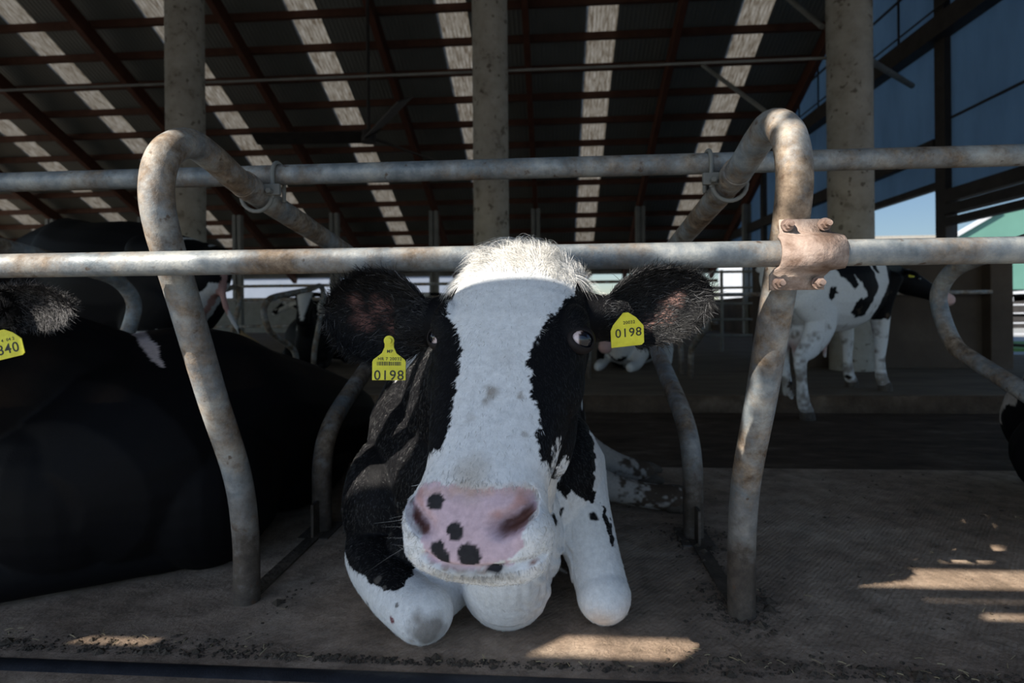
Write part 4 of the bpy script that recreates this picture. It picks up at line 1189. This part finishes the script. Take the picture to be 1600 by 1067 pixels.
RPOLY = [[rloc(*p) for p in poly] for poly in (
    [(1310, 400), (1318, 428), (1328, 440), (1334, 452), (1340, 446), (1334, 425), (1342, 440), (1352, 462), (1338, 470), (1337, 488), (1346, 497), (1358, 492), (1362, 470), (1370, 450), (1366, 430), (1360, 405)],
    [(1306, 448), (1313, 448), (1314, 458), (1309, 469), (1304, 464)],
    [(1372, 405), (1375, 430), (1368, 424), (1362, 405)],
    [(1396, 405), (1394, 440), (1380, 470), (1377, 490), (1384, 502), (1400, 498), (1412, 480), (1428, 482), (1440, 470), (1470, 405)],
    [(1372, 515), (1384, 513), (1390, 530), (1386, 560), (1378, 570), (1372, 555), (1370, 530)],
    [(1225, 400), (1246, 430), (1246, 455), (1236, 488), (1224, 500), (1205, 500), (1205, 400)])]
R_HB, R_HT = A3(2.02, .10, 1.20), A3(2.45, -.16, .97)
R_HD = unit(R_HT - R_HB)
cow_r, *_ = stand_cow('black and white cow standing at right behind the clamped divider, udder showing', RO, _h, .011, WHITE * .95,
                      [R_HB, R_HT], front_z=.15, hind_z=0.0, patches=right_patches, hind_step=(0, .25),
                      tail=[(.03, 0, 1.25), (-.07, .02, 1.0), (-.08, .03, .7)],
                      eartag=[((.20, .02, .02), RIGHT, UPV)])

# black cow standing at left, rump towards the middle of the picture
def black_patches(k, loc):
    x, y, z = loc.T
    J = jitter(k.v, .012, .03)
    k.c[(np.abs(y + J[:, 0]) < .03) & (x < .10) & (z > .55) & (z < 1.2)] = A3(.36, .21, .19)
    k.c[(np.abs(np.abs(y + J[:, 0]) - .055) < .025) & (x < .14) & (z > .5) & (z < 1.08)] = WHITE * .7
    k.c[(z + J[:, 1] * 2 < .80) & (x < .9) & (z > .5) & (vnoise(k.v, .2, 3) > .42)] = WHITE * .62
    k.c[(np.abs(x - .16 - (1.36 - z) * 1.0 + J[:, 0]) < .022) & (z > 1.2) & (y < .1)] = WHITE * .8
    dirty(k, loc, .6, 31, .15)
    k.c[(y < -.10) & (x < -.04) & (z < .98)] = A3(.30, .20, .10)
bo = A3(-1.98, 3.22, -.15)
cow_b, kb, lb, tow_b = stand_cow('black cow standing in the alley at left, its rump turned to the camera', bo, math.radians(163), .013, BLACK, [(2.0, 0, 1.25), (2.4, .05, .98)],
          patches=black_patches, front_z=.22, tail=[(.02, 0, 1.26), (-.06, 0, 1.12), (-.08, -.02, .95), (-.10, -.10, .80), (-.10, -.22, .70), (-.08, -.34, .62)], belly=1.05, scale=.98)

# black cow lying at left, head cut by the frame
def lying_black():
    P = []
    P.append(chain([(-1.25, 1.62, .30), (-1.24, 1.85, .335), (-1.20, 2.1, .30), (-1.16, 2.4, .26), (-1.13, 2.7, .215), (-1.12, 2.95, .18)],
                   [(.36, .31), (.40, .355), (.38, .31), (.34, .27), (.30, .22), (.18, .15)]))
    P.append(chain([(-1.40, 1.78, .52), (-1.30, 2.1, .46), (-1.2, 2.4, .36)], [.15, .13, .10]))           # spine
    P.append(ellipsoid((-1.02, 1.66, .22), (.18, .24, .24)))                                            # shoulder
    P.append(ellipsoid((-1.33, 1.50, .25), (.24, .22, .25)))                                            # chest
    P.append(chain([(-1.38, 1.62, .46), (-1.46, 1.42, .58), (-1.48, 1.25, .66)], [(.19, .24), (.15, .20), (.11, .14)]))
    P.append(chain([(-.98, 1.70, .15), (-1.06, 1.60, .095), (-1.18, 1.50, .085), (-1.36, 1.38, .075), (-1.52, 1.28, .06)], [.13, .098, .082, .07, .055]))
    P.append(chain([(-1.48, 1.22, .68), (-1.49, 1.10, .64), (-1.50, .98, .52), (-1.51, .90, .42)], [(.10, .11), (.115, .12), (.085, .09), (.08, .075)]))   # head
    P.append(ellipsoid((-.98, 2.2, .13), (.14, .34, .14)))
    P.append(ellipsoid((-1.04, 2.75, .16), (.20, .26, .16)))
    b, t_ = A3(-1.30, 1.20, .735), WY(112, 482, 1.19)
    P.append(ear_shell(b, t_, .115, A3(.25, -1, -.35), cup=.045, thick=.014))
    P.append(chain([(-1.42, 1.19, .71), b + (t_ - b) * .2], [.06, .035]))
    P.append(ear_shell(A3(-1.62, 1.18, .72), A3(-1.90, 1.18, .70), .115, A3(-.25, -1, -.35), cup=.045, thick=.014))
    P.append(chain([(-1.5, 1.19, .70), (-1.66, 1.18, .72)], [.06, .035]))
    m = remesh(P, .007, 4, 'cow_body')
    k = Skin(m, BLACK).bvh()
    fr = frame_at((-1.2, 1.9, .5), (0, -1, .6))
    pts = [k.pick(x, y, (A3(-1.2, 1.9, .6), A3(0, -1, 0), 1.2)) for x, y in ((180, 494), (206, 496), (228, 514), (247, 542), (258, 576), (240, 566), (224, 548), (211, 526), (194, 508))]
    k.paint(pts, A3(.62, .52, .50), fr, k.v[:, 1] > 1.4, nmin=-1, jag=(.003, .012))
    w = np.clip((vnoise(k.v, .12, 5) - .55) * 3, 0, 1)[:, None] * (k.v[:, 2:3] > .5)
    k.c = k.c * (1 - w * .5) + A3(.03, .02, .014) * w * .5
    ax = unit(t_ - b); d = k.v - b; u = d @ ax; rad = np.linalg.norm(d - np.outer(u, ax), axis=1)
    k.spot(WY(75, 505, 1.16), .03, A3(.35, .22, .2), .6, edge=.9)
    k.finish()
    root = tag(empty('cow', (-1.25, 2.0, 0)), 'black cow lying at the left edge, pale stripe on its back, head mostly unseen', 'cow')
    o = bpy.data.objects.new('body', m); COL.objects.link(o); m.materials.append(M['coat']); child(o, root)
    em = (u > .02) & (rad < .10) & (u < np.linalg.norm(t_ - b) * 1.1)
    Pp, N, C = sample(k, 7000, em, 41)
    dd = Pp - b; uu = dd @ ax; off = dd - np.outer(uu, ax); rr = np.linalg.norm(off, axis=1)
    D = off / np.maximum(rr, 1e-4)[:, None] + ax * .7 + np.random.default_rng(6).normal(0, .25, Pp.shape)
    g = np.random.default_rng(7).uniform(0, 1, (len(Pp), 1))
    make_hair('ear_hair', root, Pp, N, D, np.full(len(Pp), .02), np.where(g < .3, A3(.12, .115, .12), A3(.02, .02, .022)) * np.ones((1, 3)), .0004, lift=.35, curl=.3, seed=42)
    at = WY(10, 541, 1.15)
    ear_tag(root, at, unit(RIGHT * 1 + UPV * .24), unit(UPV + RIGHT * .12), .072, .058, [('840', .030, .04, -.12), ('4  04 2', .009, .1, .22)], neck=False, bar=False)
    for sg in (-1, 1):
        v, f = ellipsoid((-1.49 + sg * .105, 1.10, .66), (.02, .02, .02), seg=16, rings=10); mb = MB(); mb.add(v, f)
        eo = mb.build('eye', M['eye'], root, smooth=180); set_coat(eo.data, np.tile(A3(.01, .01, .012), (len(v), 1)))
    return root
lying_black()

# lying cows: small generic body for the far rows and the right edge
def lie_cow(label, origin, heading, voxel, base, patches, head_up=.78, group=None, side=1, scale=1.0):
    c, s = math.cos(heading), math.sin(heading)
    Rm = np.array([[c, -s, 0], [s, c, 0], [0, 0, 1]]); O = np.asarray(origin, float); P = []
    P.append(chain([(0, 0, .26), (.18, 0, .33), (.5, 0, .36), (.9, 0, .37), (1.2, 0, .36), (1.45, 0, .34)], [(.18, .2), (.28, .31), (.36, .36), (.37, .37), (.30, .36), (.16, .24)]))
    P.append(chain([(.1, 0, .56), (.6, 0, .64), (1.2, 0, .66)], [.08, .09, .10]))
    P.append(chain([(1.32, 0, .48), (1.52, 0, .62), (1.66, 0, head_up)], [(.17, .24), (.12, .17), (.09, .12)]))
    P.append(chain([(1.64, 0, head_up + .02), (1.74, 0, head_up - .04), (1.90, 0, head_up - .17), (2.02, 0, head_up - .30)], [(.10, .11), (.11, .12), (.082, .09), (.085, .075)]))
    for sg in (-1, 1):
        P.append(chain([(1.64, sg * .08, head_up + .05), (1.62, sg * .18, head_up + .04), (1.6, sg * .28, head_up)], [.03, (.05, .03), .02]))
        P.append(chain([(1.3, sg * .22, .2), (1.45, sg * .22, .09), (1.66, sg * .2, .06)], [.12, .075, .06]))
        P.append(chain([(.25, sg * .28, .2), (.5, sg * .40, .12), (.72, sg * .46, .06)], [.17, .08, .05]))
    P = [((np.asarray(v) * scale) @ Rm.T + O, f) for v, f in P]
    m = remesh(P, voxel, 3, 'cow_body'); k = Skin(m, base); loc = ((k.v - O) @ Rm) / scale
    patches(k, loc); k.finish()
    root = tag(empty('cow', tuple(O)), label, 'cow', group)
    o = bpy.data.objects.new('body', m); COL.objects.link(o); m.materials.append(M['coat']); child(o, root)
    for sg in (-1, 1):
        e = (A3(1.76, sg * .105, head_up - .01) * scale) @ Rm.T + O
        v, f = ellipsoid(e, (.02, .02, .02), seg=12, rings=8); mb = MB(); mb.add(v, f)
        eo = mb.build('eye', M['eye'], root, smooth=180); set_coat(eo.data, np.tile(A3(.01, .01, .012), (len(v), 1)))
    return root
def edge_patches(k, loc):
    x, y, z = loc.T
    J = jitter(k.v, .012, .04)
    X, Z = k.v[:, 0] + J[:, 0], k.v[:, 2] + J[:, 1]
    k.c[:] = BLACK
    k.c[(Z > .235 - (X - 1.90) * .25) & (X > 1.86)] = A3(.50, .45, .40)
    k.c[(X > 1.965 + (Z - .05) * .25) & (Z < .20)] = WHITE * .9
lie_cow('black and white cow lying at the right edge, only its rump in the frame', (2.02, 2.47, 0), math.radians(-76), .010, WHITE, edge_patches)

def face_white(k, loc, hu=.78):
    x, y, z = loc.T
    k.c[(np.abs(y) < .035 + .02 * (x - 1.65)) & (x > 1.62)] = WHITE * .9
def far_black(k, loc):
    blotch(k, loc, .35, .70, WHITE * .8, 3); k.c[loc[:, 0] > 1.5] = BLACK
    x, y, z = loc.T
    k.c[(np.abs(y) < .06 - (.85 - z) * .25) & (x > 1.62) & (z > .66)] = WHITE * .9
def far_white(k, loc):
    k.c[:] = WHITE * .85; blotch(k, loc, .4, .62, BLACK, 8); k.c[(loc[:, 0] > 1.55)] = WHITE * .85
    k.c[loc[:, 0] > 1.97] = A3(.6, .4, .38)
f1 = lie_cow('black cow with white forehead triangle lying far back inside a far stall', (-3.75, 8.9, 0), math.radians(-72), .02, BLACK, far_black, head_up=.95)
lie_cow('white-headed cow lying far back between the middle cow\'s face and its tagged ear', (1.35, 8.6, 0), math.radians(-112), .02, WHITE, far_white, head_up=.62)
def far_stand(label, o, h, seed, base=BLACK):
    def pt(k, loc):
        blotch(k, loc, .42, .60, WHITE * .85, seed); k.c[(loc[:, 2] < .42)] = WHITE * .8
        dirty(k, loc, .4, seed, .6)
    return stand_cow(label, o, math.radians(h), .024, base, [(2.0, 0, 1.2), (2.35, .1, .95)], patches=pt)
far_stand('black and white cow standing far back just left of the left ear', (-4.2, 12.2, -.15), 12, 51)
far_stand('dark cow standing far back behind the far stalls', (-5.2, 15.5, -.15), 190, 63)

# ------------------------------------------------------------------ loose crumbs and straw on the stall floor
def crumbs(name, label, spots, mat, seed):
    rng = np.random.default_rng(seed); mb = MB()
    base = np.array([(1,0,0),(-1,0,0),(0,1,0),(0,-1,0),(0,0,1),(0,0,-.6)], float)
    F = [[0,2,4],[2,1,4],[1,3,4],[3,0,4],[2,0,5],[1,2,5],[3,1,5],[0,3,5]]
    for x, y, r in spots:
        v = base * rng.uniform(.5, 1.3, (6, 3)) * r * A3(1.2, 1, .6); a = rng.uniform(0, 6.3); c, s = math.cos(a), math.sin(a)
        v = v @ np.array([[c, s, 0], [-s, c, 0], [0, 0, 1]]) + A3(x, y, r * .2)
        mb.add(v, F)
    return tag(mb.build(name, mat), label, 'dirt', kind='stuff')
rng = np.random.default_rng(77)
sp = []
for _ in range(2600):                                            # the crumbly band at the front edge
    x = rng.uniform(-1.6, 1.35); y = 1.165 + abs(rng.normal(0, .022)) * (1.2 + .5 * math.sin(x * 5)); sp.append((x, y, rng.gamma(2.0, .0016)))
for px_, py_ in ((-.78, 1.43), (.44, 1.43), (-.78, 1.88), (.44, 1.88)):
    for _ in range(420):
        a = rng.uniform(0, 6.3); r = .03 + abs(rng.normal(0, .055)); sp.append((px_ + r * math.cos(a), py_ + r * math.sin(a) * 1.2, rng.gamma(2.0, .0016)))
for _ in range(1500):
    sp.append((rng.uniform(-1.3, 1.9), rng.uniform(1.2, 2.65), rng.gamma(1.6, .0013)))
for _ in range(260):                                             # along the seam under the right divider
    t = rng.uniform(0, 1); sp.append((.44 + rng.normal(0, .03), 1.3 + .6 * t, rng.gamma(2.0, .0018)))
sp = [q for q in sp if not (-.62 < q[0] < .22 and q[1] > 1.19) and not (q[0] < -.70 and q[1] > 1.25)]
crumbs('dirt', 'loose dark dung crumbs scattered over the brown stall floor', sp, M['dirt'], 5)
def straws(count, seed):
    rng = np.random.default_rng(seed); mb = MB()
    for _ in range(count):
        x, y = rng.uniform(-1.4, 1.6), (1.17 + abs(rng.normal(0, .05)) if rng.uniform() < .6 else rng.uniform(1.2, 2.5))
        if -.62 < x < .22 and y > 1.19 or x < -.7 and y > 1.25: continue
        a = rng.uniform(0, math.pi); l = rng.uniform(.006, .022); d = A3(math.cos(a), math.sin(a), rng.uniform(-.05, .2)) * l
        mb.tube([A3(x, y, .004), A3(x, y, .004) + d * .5 + A3(0, 0, .001), A3(x, y, .004) + d], rng.uniform(.0004, .0009), 5)
    return tag(mb.build('straw', M['straw']), 'pale bits of chopped straw strewn on the stall floor', 'straw', kind='stuff')
straws(260, 9)
